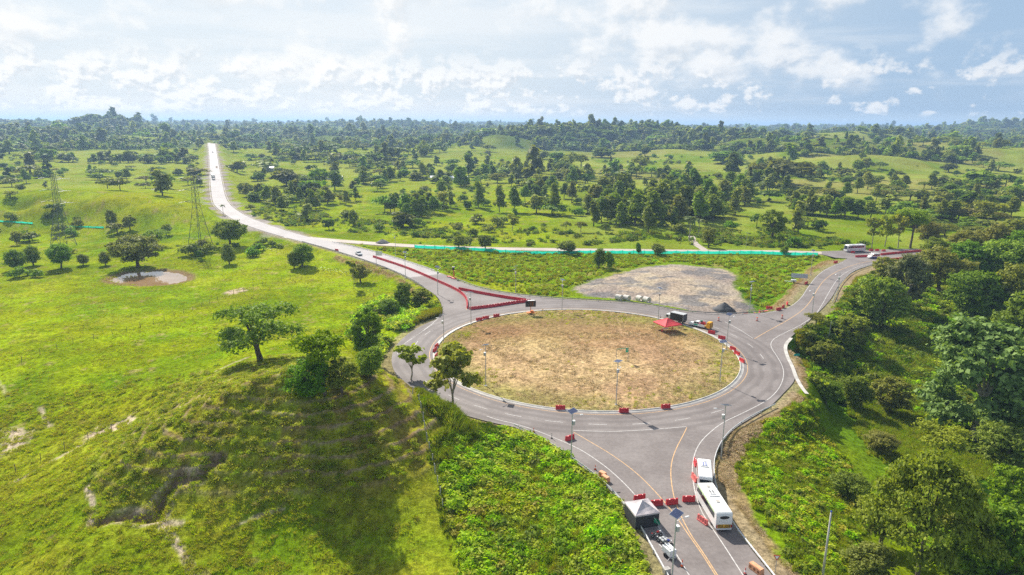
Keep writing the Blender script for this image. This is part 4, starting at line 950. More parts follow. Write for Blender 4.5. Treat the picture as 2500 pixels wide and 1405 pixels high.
ia = np.random.default_rng(12); n = 17000; q = (R_IN - .9) * np.sqrt(ia.random(n)); a = ia.random(n) * 6.283
hx, hy = CEN[0] + q * np.cos(a), CEN[1] + q * np.sin(a)
bare = np.exp(-((hx - 17) / 18) ** 2 - ((hy - 191) / 10) ** 2)
k = ia.random(n) < (.12 + .88 * sstep(fbm(hx, hy, 6, 3, 414), .40, .62)) * (1 - .75 * bare)
scatter('mown_grass', np.c_[hx, hy, ground(hx, hy, True)][k], sc(int(k.sum()), .5, 1.4), hay[:2], 12, 'dry mown grass lying over the roundabout island')
k = ia.random(n) < sstep(fbm(hx, hy, 7, 3, 415), .50, .66) * np.clip(.06 + sstep(q, R_IN - 12, R_IN - 2) * .5 + sstep(hy, 188, 202) * .35, 0, 1) * .5
scatter('island_green_tufts', np.c_[hx, hy, ground(hx, hy, True)][k], sc(int(k.sum()), .5, 1.3), [hay[2], tuft[0]], 112, 'fresh green tufts round the rim of the roundabout island')
VP = np.concatenate([fill(v, k, 40 + i, .9) for i, (v, k) in enumerate(zip(VERGES, (4200, 400, 700, 700, 700)))])
scatter('verge_hay', VP, sc(len(VP), .6, 1.3), hay[:2], 13, 'dry cut grass on the road verges')
NF = P2([(830, 597), (1010, 612), (1400, 622), (2000, 628), (1960, 660), (1930, 700), (1880, 745), (1810, 715), (1790, 660), (1650, 643), (1500, 665), (1400, 700), (1400, 725), (1250, 712), (1120, 675), (1000, 630)], -.8)
p = fill(NF, 6500, 14, 1.2, dens=lambda x, y: (.15 + .85 * sstep(fbm(x, y, 10, 3, 28), .42, .62)) * (poly_dist(x, y, YARD) > 1)); scatter('field_weeds', p, sc(len(p), .6, 1.4), [herb[0], tallg[1], tallg[0], yelg[1], yelg[0]], 14, 'weeds and rough grass between the roads')
NF2 = P2([(600, 540), (900, 570), (1300, 598), (2000, 606), (2100, 590), (1900, 560), (1500, 570), (1200, 550), (900, 530), (650, 505)], -1)
p = fill(NF2, 2000, 15, 1.5, dens=lambda x, y: .05 + .95 * sstep(fbm(x, y, 22, 4, 29), .52, .66)); scatter('meadow_weeds', p, sc(len(p), .9, 2.4), [herb[2], herbd[1], tallg[1], tallg[0]], 15, 'low weeds over the meadow behind the green netting')
# ------------------------------------------------------------------ trees
def Gm(P):
    """ground points seen through many pixels at once"""
    P = np.asarray(P, float); D = rays(P); t = np.exp(np.linspace(math.log(48), math.log(15000), 420))
    X, Y, Z = D[:, :1] * t, D[:, 1:2] * t, CAM_H + D[:, 2:3] * t
    g = ground(X.ravel(), Y.ravel()).reshape(X.shape)
    hit = Z < g; i = np.where(hit.any(1), hit.argmax(1), len(t) - 1).clip(1)
    k = np.arange(len(P)); e0, e1 = (Z - g)[k, i - 1], (Z - g)[k, i]
    f = np.clip(e0 / (e0 - e1 + 1e-9), 0, 1); tt = t[i - 1] + (t[i] - t[i - 1]) * f
    x, y = D[:, 0] * tt, D[:, 1] * tt
    return np.c_[x, y, ground(x, y)], tt
ORD = ('first second third fourth fifth sixth seventh eighth ninth tenth eleventh twelfth thirteenth fourteenth fifteenth sixteenth seventeenth eighteenth nineteenth twentieth').split()
ORD += ['twenty-' + w_ for w_ in ORD[:9]] + ['thirtieth'] + ['thirty-' + w_ for w_ in ORD[:9]] + ['fortieth'] + ['forty-' + w_ for w_ in ORD[:9]] + ['fiftieth'] + ['fifty-' + w_ for w_ in ORD[:9]] + ['sixtieth'] + ['sixty-' + w_ for w_ in ORD[:9]] + ['seventieth'] + ['seventy-' + w_ for w_ in ORD[:9]] + ['eightieth'] + ['eighty-' + w_ for w_ in ORD[:9]]
NAMES = {'tall': 'tall_tree', 'round': 'round_tree', 'umbrella': 'umbrella_tree', 'light': 'slender_tree', 'bush': 'shrub'}
def plant(key, var, pos, s_h, s_w, label, group=None, rz=None, cat='tree', name=None):
    L = PROTO[key]; tm, cm, h, w_ = L[var % len(L)]
    o = thing(name or NAMES.get(key, 'broadleaf_tree'), label, cat, pos, random.uniform(0, 6.28) if rz is None else rz, group)
    o.scale = (s_w, s_w, s_h)
    link('trunk', tm, o); link('crown', cm, o)
    return o
TREES = [  # pixel of the foot, pixel height, pixel width, kind, variant, label
    (635, 882, 130, 205, 'near_broad', 0, 'wide gnarled tree standing alone on the near pasture slope', 'broad_tree'),
    (337, 653, 82, 122, 'near_bushy', 0, 'round bushy tree on the bank of the muddy pond', 'broad_tree'),
    (562, 600, 66, 82, 'near_bushy', 0, 'rounded dark tree beside the second pylon', 'broad_tree'),
    (560, 645, 48, 40, 'near_dark', 0, 'small dark tree on the bright slope below the second pylon', 'round_tree'),
    (738, 652, 56, 66, 'near_dark', 0, 'dense tree clump by the fence south of the north-west road', 'round_tree'),
    (718, 656, 40, 36, 'near_dark', 0, 'low bushy tree just left of the dense roadside clump', 'round_tree'),
    (150, 655, 62, 60, 'near_bushy', 0, 'dark spreading tree just below the first pylon', 'broad_tree'),
    (38, 660, 50, 52, 'near_dark', 0, 'dark bush-like tree at the far left of the pasture', 'round_tree'),
    (82, 648, 46, 42, 'near_dark', 0, 'second dark bush-like tree at the left of the pasture', 'round_tree'),
    (203, 648, 28, 30, 'near_dark', 0, 'small bush between the first pylon and the pond', 'shrub'),
    (258, 648, 32, 30, 'near_dark', 0, 'small round bush left of the pond tree', 'shrub'),
    (385, 603, 40, 66, 'near_broad', 0, 'flat dark tree behind the pond tree', 'broad_tree'),
    (792, 968, 150, 130, 'near_yellow', 0, 'tall yellowish tree on the crown of the hill', 'tall_tree'),
    (760, 975, 105, 110, 'near_dark', 0, 'dark dense tree on the hill crown, left of the yellowish one', 'round_tree'),
    (835, 962, 90, 85, 'near_leafy', 0, 'bushy green tree on the hill crown, right of the yellowish one', 'round_tree'),
    (897, 880, 128, 88, 'near_leafy', 0, 'leafy tree behind the hill by the bend of the ring road', 'tall_tree'),
    (905, 925, 78, 80, 'near_dark', 0, 'round bush at the foot of the leafy tree behind the hill', 'round_tree'),
    (1004, 930, 96, 92, 'near_sparse', 0, 'sparse large-leaved sapling at the top of the bank', 'slender_tree'),
    (1108, 1008, 165, 128, 'near_sparse', 1, 'open large-leaved tree on the bank in front of the island', 'slender_tree'),
    (985, 752, 62, 46, 'near_leafy', 1, 'leafy tree at the inner corner of the north-west junction', 'tall_tree'),
    (1030, 750, 46, 60, 'near_leafy', 0, 'low leafy tree at the inside kerb of the north-west junction', 'round_tree'),
    (950, 770, 40, 55, 'near_bushy', 0, 'low bush west of the north-west junction', 'shrub'),
    (864, 706, 70, 32, 'near_sparse', 0, 'thin bare-stemmed tree in the pasture corner', 'slender_tree'),
    (880, 690, 42, 60, 'near_leafy', 2, 'olive shrub beside the thin pasture tree', 'shrub'),
    (275, 556, 42, 32, 'near_dark', 0, 'round dark tree by the end of the left green netting', 'round_tree'),
    (318, 562, 36, 34, 'near_leafy', 0, 'pale bush right of the round dark tree by the left netting', 'shrub'),
    (2372, 1075, 300, 285, 'near_pale', 0, 'huge pale grey-green tree towering over the clearing', 'broad_tree'),
    (2235, 1440, 350, 310, 'near_feather', 0, 'wide feathery olive tree at the bottom right', 'umbrella_tree'),
    (2290, 1150, 105, 120, 'near_yellow', 0, 'bright yellow-green tree in the clearing below the pale tree', 'round_tree'),
    (2150, 1110, 55, 95, 'near_leafy', 2, 'grey-brown shrub in the clearing below the road', 'shrub'),
    (2460, 1290, 160, 130, 'near_leafy', 0, 'leafy tree at the right edge below the pale tree', 'tall_tree'),
    (2430, 1480, 260, 190, 'near_leafy', 1, 'dense leafy tree in the bottom right corner', 'round_tree'),
    (2120, 1420, 95, 130, 'near_dark', 0, 'dark shrub left of the feathery olive tree', 'shrub'),
    (2350, 1440, 150, 150, 'near_bushy', 0, 'dark bushy tree under the feathery olive canopy', 'round_tree'),
    (2012, 900, 70, 80, 'near_leafy', 0, 'dark tree on the embankment right of the small green sign', 'round_tree'),
    (2068, 850, 84, 100, 'near_leafy', 0, 'bushy tree halfway down the east embankment', 'round_tree'),
    (2150, 805, 130, 130, 'near_leafy', 1, 'leafy tree above the shaded gully east of the road', 'tall_tree'),
    (2015, 985, 60, 80, 'near_bushy', 0, 'shrub at the end of the concrete drain', 'shrub'),
    (1990, 802, 34, 50, 'near_yellow', 0, 'shrub on the shoulder of the east road bend', 'shrub'),
    (2160, 690, 62, 70, 'near_leafy', 0, 'large-leaved tree beside the upper guardrail', 'round_tree'),
    (2210, 760, 140, 100, 'near_pale', 0, 'grey-green tree in the woods right of the guardrail', 'broad_tree'),
    (2290, 720, 110, 130, 'near_leafy', 2, 'brownish tree in the east woods above the hollow', 'broad_tree'),
    (2375, 790, 130, 150, 'near_leafy', 1, 'green tree behind the huge pale tree', 'broad_tree'),
    (2450, 800, 150, 140, 'near_leafy', 2, 'brownish tree at the right edge behind the pale tree', 'broad_tree'),
    (2360, 690, 100, 120, 'near_dark', 0, 'dark tree on the far bank of the east woods', 'round_tree'),
    (2440, 700, 120, 140, 'near_bushy', 0, 'wide dark tree at the right edge of the east woods', 'broad_tree'),
    (2280, 650, 66, 90, 'near_leafy', 2, 'brownish tree overhanging the red barriers on the east road', 'umbrella_tree'),
    (2350, 640, 75, 100, 'near_feather', 0, 'flat-topped olive tree right of the red barrier line', 'umbrella_tree'),
    (2420, 640, 90, 100, 'near_leafy', 2, 'olive tree above the right end of the barrier line', 'broad_tree'),
    (2490, 900, 190, 150, 'near_leafy', 1, 'tree cut by the right edge beside the pale tree', 'tall_tree'),
    (2490, 660, 100, 110, 'near_leafy', 1, 'leafy tree cut by the right edge above the woods', 'broad_tree'),
    (2075, 1220, 70, 95, 'near_bushy', 0, 'leafy shrub on the slope beside the dry verge', 'shrub'),
    (2170, 1010, 90, 100, 'near_leafy', 0, 'bushy tree on the upper rim of the clearing', 'round_tree'),
    (2085, 1000, 85, 80, 'near_leafy', 1, 'narrow leafy tree at the corner of the clearing', 'tall_tree'),
    (2440, 1150, 120, 150, 'near_dark', 0, 'dark tree in the deep shade right of the pale tree', 'round_tree'),
    (2480, 1080, 150, 140, 'near_leafy', 1, 'leafy tree at the right edge in front of the shade', 'broad_tree'),
    (2330, 1330, 150, 150, 'near_leafy', 2, 'olive tree behind the right half of the feathery tree', 'broad_tree'),
    (2150, 1330, 120, 130, 'near_leafy', 2, 'olive shrub behind the left half of the feathery tree', 'shrub'),
    (2480, 1400, 170, 150, 'near_leafy', 0, 'bright leafy tree at the right edge near the bottom', 'tall_tree'),
    (1885, 583, 70, 72, 'near_leafy', 0, 'lone leafy tree in the meadow with a long shadow', 'round_tree'),
    (2128, 605, 72, 40, 'light', 0, 'thin grey tree behind the coach, first of the roadside row', 'slender_tree'),
    (2160, 603, 82, 44, 'light', 1, 'slender tree behind the coach, second of the roadside row', 'slender_tree'),
    (2192, 606, 80, 44, 'light', 0, 'slender tree, third of the roadside row behind the coach', 'slender_tree'),
    (2222, 606, 88, 74, 'near_yellow', 0, 'yellow-green tree closing the roadside row behind the coach', 'tall_tree'),
    (2265, 604, 60, 70, 'near_leafy', 2, 'olive tree at the start of the red barrier line', 'broad_tree'),
    (1168, 508, 58, 38, 'tall', 0, 'tall tree with its own shadow left of the central grove', 'tall_tree'),
    (1219, 519, 62, 36, 'tall', 1, 'dark tall tree left of the central grove', 'tall_tree'),
    (1256, 519, 58, 36, 'tall', 2, 'tall tree right beside the dark one, left of the grove', 'tall_tree'),
    (1352, 525, 72, 42, 'tall', 3, 'yellowish tall tree at the front of the central grove', 'tall_tree'),
    (1251, 563, 42, 34, 'light', 1, 'pale wispy tree in the meadow above the green netting', 'slender_tree'),
    (1382, 566, 24, 30, 'umbrella', 0, 'small flat tree in the meadow, first of three', 'umbrella_tree'),
    (1418, 568, 26, 34, 'umbrella', 1, 'small flat tree in the meadow, middle of three', 'umbrella_tree'),
    (1478, 570, 24, 28, 'umbrella', 0, 'small flat tree in the meadow, last of three', 'umbrella_tree'),
    (1582, 572, 62, 40, 'tall', 2, 'tall yellow tree in front of the dark grove', 'tall_tree'),
    (1730, 605, 44, 40, 'near_leafy', 0, 'leafy tree at the mouth of the farm track', 'round_tree'),
    (862, 552, 38, 26, 'round', 2, 'small tree on the field north of the curving road', 'round_tree'),
    (1120, 606, 32, 40, 'near_leafy', 0, 'shrubby tree standing at the green netting', 'round_tree'),
    (1185, 608, 34, 38, 'near_leafy', 1, 'second shrubby tree at the green netting', 'round_tree'),
    (1385, 618, 30, 50, 'near_leafy', 1, 'leafy bush in front of the middle of the netting', 'shrub'),
    (1462, 655, 48, 36, 'near_dark', 0, 'dark sapling at the corner of the gravel yard', 'slender_tree'),
    (1487, 657, 42, 26, 'near_dark', 0, 'second dark sapling at the corner of the gravel yard', 'slender_tree'),
    (1605, 622, 26, 40, 'near_dark', 0, 'dark bush on the netting above the gravel yard', 'shrub'),
    (1558, 620, 26, 16, 'near_dark', 0, 'narrow dark shrub on the netting left of the bush', 'shrub'),
    (1915, 622, 20, 22, 'near_dark', 0, 'narrow dark shrub at the right part of the netting', 'shrub'),
    (1395, 420, 44, 62, 'umbrella', 0, 'dark umbrella tree clump alone on the far meadow', 'umbrella_tree'),
    (1370, 405, 32, 58, 'round', 0, 'dark round clump on the far meadow', 'round_tree'),
    (1418, 415, 36, 40, 'umbrella', 1, 'flat-topped tree right of the far meadow clump', 'umbrella_tree'),
    (1562, 420, 36, 52, 'umbrella', 0, 'wide umbrella tree in the middle of the far meadow', 'umbrella_tree'),
    (1468, 385, 24, 60, 'round', 1, 'low round trees behind the far meadow clump', 'round_tree'),
    (1770, 400, 30, 90, 'round', 0, 'dark thicket tree on the right of the far meadow', 'round_tree'),
    (1125, 455, 46, 44, 'round', 2, 'round tree beside the white-roofed houses', 'round_tree')]
tp, tt_ = Gm([t_[:2] for t_ in TREES])
def crowns(h): return h
for (px, py, hp, wp, key, var, lab, nm), pos, d in zip(TREES, tp, tt_):
    L = PROTO[key]; _, _, h, w_ = L[var % len(L)]
    hm = hp * d / F_PX * 1.04; wm = wp * d / F_PX
    cat = 'shrub' if nm == 'shrub' else 'tree'
    plant(key, var, pos, hm / h, wm / (w_ * .92), lab, None, None, cat, nm)
ZONES = [  # phrase, polygon of the feet in pixels, count, height range m, kinds
    ('the dark central grove', [(1425, 540), (1500, 558), (1560, 558), (1700, 552), (1820, 528), (1840, 495), (1790, 472), (1640, 466), (1500, 470), (1435, 490)], 74, (13, 20), ('tall', 'tall', 'round', 'tall')),
    ('the thin row left of the grove', [(1270, 490), (1400, 500), (1400, 470), (1290, 455)], 10, (10, 15), ('tall', 'light', 'tall')),
    ('the stand above the curving road', [(930, 528), (1000, 534), (1085, 534), (1090, 505), (1010, 495), (935, 500)], 17, (9, 14), ('tall', 'tall', 'light')),
    ('the wood beside the curving road', [(585, 505), (650, 515), (760, 520), (850, 515), (860, 490), (760, 475), (640, 470), (580, 470)], 30, (8, 14), ('tall', 'round', 'tall', 'light')),
    ('the belt around the houses', [(620, 447), (900, 455), (1200, 458), (1420, 456), (1430, 438), (1200, 434), (900, 432), (640, 430)], 50, (10, 17), ('tall', 'round', 'umbrella', 'tall', 'round')),
    ('the dark belt on the right', [(1850, 470), (2000, 490), (2200, 500), (2500, 500), (2500, 455), (2250, 450), (2000, 450), (1830, 440)], 44, (11, 17), ('round', 'umbrella', 'round', 'tall')),
    ('the row along the right meadow', [(1925, 528), (2135, 540), (2135, 530), (1925, 515)], 12, (11, 15), ('tall',)),
    ('the woods above the coach', [(2150, 570), (2300, 580), (2500, 600), (2500, 510), (2330, 505), (2180, 530)], 34, (11, 16), ('round', 'light', 'tall', 'umbrella')),
    ('the left plain behind the ridge', [(0, 448), (240, 450), (400, 450), (495, 456), (495, 420), (300, 412), (0, 420)], 22, (7, 13), ('round', 'tall', 'umbrella')),
]
for zi, (phr, poly, n, (h0, h1), kinds) in enumerate(ZONES):
    r = random.Random(100 + zi); poly = np.array(poly, float); pts = []
    lo, hi = poly.min(0), poly.max(0)
    while len(pts) < n:
        q = (r.uniform(lo[0], hi[0]), r.uniform(lo[1], hi[1]))
        if not in_poly(np.array([q[0]]), np.array([q[1]]), poly)[0]: continue
        if any(abs(q[0] - p_[0]) < 9 and abs(q[1] - p_[1]) < 6 for p_ in pts) and r.random() < .8: continue
        pts.append(q)
    pts.sort(); pos, dd = Gm(pts)
    for i, (q, p3) in enumerate(zip(pts, pos)):
        rd_ = road_dist(np.array([p3[0]]), np.array([p3[1]]))[0][0]
        if rd_ < 5: continue
        key = kinds[r.randrange(len(kinds))]; L = PROTO[key]; v = r.randrange(len(L)); h = r.uniform(h0, h1) * (.62 if key in ('umbrella', 'round') else 1)
        s = h / L[v][2]
        plant(key, v, p3, s * r.uniform(.85, 1.1), s * r.uniform(1.0, 1.65) * (1.25 if key == 'round' else 1), '%s, %s from the left in %s' % ({'tall': 'tall tree', 'round': 'round tree', 'umbrella': 'flat-topped tree', 'light': 'slender light-green tree'}[key], ORD[i], phr), 'trees of ' + phr[4:])
# palms: straight stem, each frond its own part
def frond_mesh():
    V, Fs, n = [], [], 9
    for i in range(n):
        f = i / (n - 1); x = 3.0 * f; z = 1.1 * math.sin(f * 2.0) - 1.9 * f * f; wd = .62 * math.sin(math.pi * (0.12 + .86 * f)) + .04
        V += [(x, -wd, z - .28 * wd), (x, 0, z), (x, wd, z - .28 * wd)]
    for i in range(n - 1):
        for k in (0, 1): Fs.append((3 * i + k, 3 * i + 3 + k, 3 * i + 4 + k, 3 * i + 1 + k))
    me = bpy.data.meshes.new('frond'); me.from_pydata(V, [], Fs); me.materials.append(LM['pale'])
    t = me.attributes.new('Tint', 'FLOAT', 'POINT'); t.data.foreach_set('value', np.full(len(V), .25, np.float32)); return me
FR = frond_mesh(); PT = MB().tube([(0, 0, -.5), (.1, 0, 3), (.05, 0, 6), (0, 0, 8.4)], .24, 8, .15).mesh('palm_trunk', M['bark_pale'])
for (px, py, hp), lab in zip(((1682, 592, 66), (1705, 578, 44), (1479, 478, 70), (1500, 480, 62), (1516, 474, 58), (545, 525, 26)),
                             ('coconut palm beside the farm track', 'shorter palm just right of the track palm', 'tall palm at the top of the central grove', 'second tall palm at the top of the central grove', 'third tall palm at the top of the central grove', 'low palm at the outside of the road bend')):
    x, y, z = G(px, py); d = depth_of(x, y, z); s = hp * d / F_PX / 10.0
    o = thing('palm_tree', lab, 'palm tree', (x, y, z)); o.scale = (s, s, s); link('trunk', PT, o)
    for k in range(15):
        link('frond', FR, o, (0, 0, 8.3), (random.uniform(-.2, .2), random.uniform(-.75, .35), k * 2.4), (random.uniform(.85, 1.1),) * 3)
# ------------------------------------------------------------------ far woodland
FAR = [far_mesh('far_%d' % i, i % 3, i) for i in range(11)]
def Pd(pts): return np.array([G(*q)[:2] for q in pts])
MEADS = [Pd(q) for q in ([(1000, 425), (1110, 398), (1250, 412), (1450, 428), (1840, 432), (1840, 402), (1900, 396), (1800, 387), (1600, 377), (1450, 370), (1300, 367), (1100, 371), (1030, 386)], [(2120, 442), (2320, 446), (2310, 430), (2130, 424)])]
rf = np.random.default_rng(77); n = 170000
dr = np.exp(rf.uniform(math.log(400), math.log(6500), n)); da = rf.uniform(-.82, .82, n)
fx, fy = dr * np.sin(da), dr * np.cos(da)
wood = fbm(fx, fy, 260, 4, 55); wood2 = fbm(fx, fy, 70, 3, 56)
pr = sstep(wood * .6 + wood2 * .4, .46, .53) * np.interp(dr, (400, 640, 850, 1300, 4000), (.0, .03, .45, 1.0, 1.0))
pr = np.maximum(pr, np.interp(dr, (400, 600, 1200, 2500), (.0, .03, .05, .22)))
pr *= np.interp(dr, (400, 1000, 2500, 6500), (.11, .19, .34, .48))
for mp in MEADS: pr = np.where(in_poly(fx, fy, mp), 0.004, pr)
field = in_poly(fx, fy, at([(540, 478), (2140, 478), (2150, 600), (560, 600)])) | in_poly(fx, fy, at([(-100, 412), (495, 412), (500, 620), (-100, 620)]))
pr = np.where(field, .004, pr)
for kx, ky, kz, a, b in KNOLLS:
    g = np.exp(-((fx - kx) / a) ** 2 - ((fy - ky) / b) ** 2)
    if (kx, ky) in ((KNOLLS[2][0], KNOLLS[2][1]), (KNOLLS[7][0], KNOLLS[7][1]), (KNOLLS[8][0], KNOLLS[8][1]), (KNOLLS[9][0], KNOLLS[9][1]), (KNOLLS[10][0], KNOLLS[10][1])): pr = pr * (1 - .8 * sstep(g, .25, .6))
    elif kz > 42: pr = np.maximum(pr, .55 * sstep(g, .1, .4))
keep = rf.random(n) < pr
fx, fy, dr = fx[keep], fy[keep], dr[keep]
fz, frd = ground(fx, fy, False, True); k = frd > 9; fx, fy, fz, dr = fx[k], fy[k], fz[k], dr[k]
s_ = np.exp(rf.normal(0, .30, len(fx))) * np.interp(dr, (400, 1500, 3000, 6500), (1.0, 1.35, 2.0, 3.0))
scatter('far_woodland', np.c_[fx, fy, fz - .3], s_, FAR, 20, 'distant mixed woodland covering the hills to the horizon', sz=np.interp(dr, (400, 2000, 6500), (1, .85, .6)) * rf.uniform(.75, 1.2, len(fx)), sxy=rf.uniform(.95, 1.65, len(fx)))
# low scrub on the meadows
dr = np.exp(rf.uniform(math.log(330), math.log(1700), 9000)); da = rf.uniform(-.75, .75, 9000); fx, fy = dr * np.sin(da), dr * np.cos(da)
k = rf.random(9000) < sstep(fbm(fx, fy, 55, 4, 91), .52, .66) * .32; fx, fy, dr = fx[k], fy[k], dr[k]
fz, frd = ground(fx, fy, False, True); k = frd > 5; fx, fy, fz, dr = fx[k], fy[k], fz[k], dr[k]
scatter('meadow_scrub', np.c_[fx, fy, fz], rf.uniform(.7, 2.4, len(fx)), [herbd[0], herbd[1], PROTO['bush'][0][1], PROTO['bush'][1][1]], 21, 'low scrub dotted over the distant meadows')
# ------------------------------------------------------------------ street furniture
def P3(px, py, z=0.066):
    q = at([(px, py)], z)[0]; return (float(q[0]), float(q[1]), z)
def walk(line, step):
    """points and headings every step metres along a plan line"""
    L = np.asarray(line, float)[:, :2]; s = np.r_[0, np.cumsum(np.linalg.norm(np.diff(L, axis=0), axis=1))]
    t = np.arange(step / 2, s[-1], step); P = np.stack([np.interp(t, s, L[:, k]) for k in (0, 1)], 1)
    e = .4; A = np.stack([np.interp(t - e, s, L[:, k]) for k in (0, 1)], 1); B = np.stack([np.interp(t + e, s, L[:, k]) for k in (0, 1)], 1)
    return P, np.arctan2((B - A)[:, 1], (B - A)[:, 0])
def barrier_mesh(name, mat):
    """water-filled barrier: flared foot, ribbed sides, notched top"""
    b = MB(); n = 13; L = 2.0
    prof = lambda d: [(-.27, 0), (.27, 0), (.27, .16), (.20 - d, .30), (.14 - d, .86), (.09, .95), (-.09, .95), (-.14 + d, .86), (-.20 + d, .30), (-.27, .16)]
    xs = np.linspace(-L / 2, L / 2, n); V = []; m = 10
    for i, x in enumerate(xs):
        d = 0.045 if i % 3 == 1 and 0 < i < n - 1 else 0.0; k = 0.90 if i in (0, n - 1) else 1.0; top = .90 if i in (3, 9) else 1.0
        V += [(x, y * k, z * top if z > .9 else z) for y, z in prof(d)]
    Fs = [(i * m + k, i * m + (k + 1) % m, (i + 1) * m + (k + 1) % m, (i + 1) * m + k) for i in range(n - 1) for k in range(m)]
    Fs = [q[::-1] for q in Fs] + [tuple(range(m)), tuple((n - 1) * m + k for k in range(m - 1, -1, -1))]
    b.add(V, Fs); return b.mesh(name, mat, smooth_=False)
BAR, BARF = barrier_mesh('barrier_red', M['red_plastic']), barrier_mesh('barrier_faded', M['red_faded'])
STUD = MB().tube([(0, 0, .9), (0, 0, 1.75)], .03, 6).mesh('delineator_post', M['steel'])
CAPM = MB().lathe([(.0, .99), (.07, .985), (.07, .93)], n=8).mesh('filler_cap', M['rubber'])
def barrier(x, y, z, a, label, group, faded=False, tilt=0.0, post=False):
    o = link('plastic_barrier', BARF if faded else BAR, None, (x, y, z), (tilt, 0, a)); o['label'] = label; o['category'] = 'barrier'
    if group: o['group'] = group
    link('filler_cap', CAPM, o, (.62, 0, 0))
    if post: link('delineator_post', STUD, o, (.8, 0, 0))
    return o
def barrier_line(pts, phrase, group, faded=lambda i: False, z=.066):
    L = smooth(at(pts), 2); P, A = walk(L, 2.06)
    for i, (p_, a) in enumerate(zip(P, A)): barrier(p_[0], p_[1], z, a + random.uniform(-.04, .04), 'red barrier, %s from the %s' % (ORD[i], phrase), group, faded(i))
barrier_line([(911, 629), (997, 657), (1069, 689), (1113, 709), (1131, 721), (1141, 735), (1141, 755)], 'far end of the long red line down the north-west road', 'long barrier line on the north-west road')
barrier_line([(1120, 708), (1160, 716), (1220, 727), (1288, 737)], 'west end of the upper side of the barrier triangle', 'upper side of the barrier triangle')
barrier_line([(1146, 757), (1200, 751), (1250, 743), (1289, 738)], 'west end of the lower side of the barrier triangle', 'lower side of the barrier triangle')
barrier_line([(2150, 624), (2200, 619), (2292, 611)], 'coach end of the upper red line on the east road', 'upper barrier line on the east road')
barrier_line([(2166, 637), (2200, 634), (2242, 630)], 'van end of the lower red line on the east road', 'lower barrier line on the east road')
barrier_line([(2088, 629), (2115, 628)], 'west end of the short pair beside the blue-white van', 'short barrier pair beside the van')
for px, py, a, lab, kw in (
    (1170, 783, 20, 'red barrier at the kerb north of the island, westmost of three', {}), (1186, 779, 22, 'red barrier at the kerb north of the island, middle of three', {}), (1212, 774, 26, 'tilted red barrier at the kerb north of the island, nearest the message board', {}),
    (1062, 858, 70, 'red barrier at the west kerb of the island, lower of the upright pair', {}), (1066, 848, 72, 'red barrier at the west kerb of the island, upper of the upright pair', {}), (1065, 872, 80, 'red barrier at the west kerb nearest the sapling', {}),
    (1368, 1000, 0, 'red barrier on the south kerb of the island, left of the lamp', {}), (1523, 1007, 0, 'red barrier on the south kerb of the island beside the middle lamp', {}), (1625, 997, 11, 'red barrier on the south kerb of the island, right of the middle lamp', {}),
    (1391, 1074, 32, 'red barrier alone on the south splitter behind a lamp post', {}),
    (1561, 1221, 18, 'red barrier hidden behind the grey tent', {'post': True}), (1603, 1234, 9, 'red barrier just right of the grey tent', {'post': True}), (1640, 1231, 12, 'red barrier between the two yellow lines across the south road', {}), (1681, 1224, 3, 'red barrier across the south road beside the front of the big bus', {'post': True}),
    (1695, 1172, 96, 'faded red barrier beside the rear of the small bus', {'faded': True}), (1698, 1135, 84, 'red barrier beside the front of the small bus', {}), (1715, 1276, 118, 'faded red barrier beside the big bus', {'faded': True}),
    (1737, 815, 152, 'red barrier behind the yellow crash cushion', {}), (1762, 828, 146, 'red barrier at the north-east kerb behind a lamp post', {}), (1789, 855, 118, 'red barrier at the east kerb, upper of three', {}), (1799, 866, 112, 'red barrier at the east kerb, middle of three', {}), (1811, 884, 105, 'red barrier at the east kerb, lowest of three', {}),
    (1901, 758, 25, 'red barrier at the inner bend of the east road, lowest of three', {}), (1912, 752, 50, 'red barrier at the inner bend of the east road, middle of three', {}), (1922, 744, 75, 'red barrier at the inner bend of the east road, highest of three', {}),
    (2082, 618, 8, 'red barrier in front of the white coach', {}), (2040, 643, 20, 'red barrier alone on the verge of the east road', {}), (1968, 694, 40, 'red barrier under the pale trailer sign', {}), (822, 613, -30, 'small red barrier at the guardrail near the white pickup', {}),
    (2127, 613, 10, 'red barrier at the roots of the first roadside tree', {}), (2141, 613, 10, 'red barrier between the first two roadside trees', {}), (2157, 614, 10, 'faded red barrier at the second roadside tree', {'faded': True})):
    x, y, z = P3(px, py); barrier(x, y, z, math.radians(a), lab, 'single barriers round the junction', **kw)
for i, (px, py, a, tl, zz) in enumerate(((1806, 754, 15, 0, .1), (1818, 756, -5, 1.45, .3), (1822, 750, 35, 0, .75), (1834, 752, 60, 1.4, .3), (1841, 757, 10, 0, .1), (1849, 751, -40, 1.5, .3), (1856, 755, 80, 0, .1), (1866, 757, 5, 1.5, .3), (1878, 753, -8, 0, .1))):
    x, y, z = P3(px, py, 0); barrier(x, y, gz(x, y) + zz, math.radians(a), 'red barrier, %s from the left in the discarded heap' % ORD[i], 'discarded barrier heap by the gravel yard', i in (3, 5, 7), tl)
for i, (px, py) in enumerate(((1099, 677), (1109, 681))):
    x, y, z = P3(px, py, 0); barrier(x, y, gz(x, y) + .3, -.5, ('fallen red barrier at the foot of the orange sign post, left', 'fallen red barrier at the foot of the orange sign post, right')[i], 'fallen barriers at the sign post', False, 1.45)

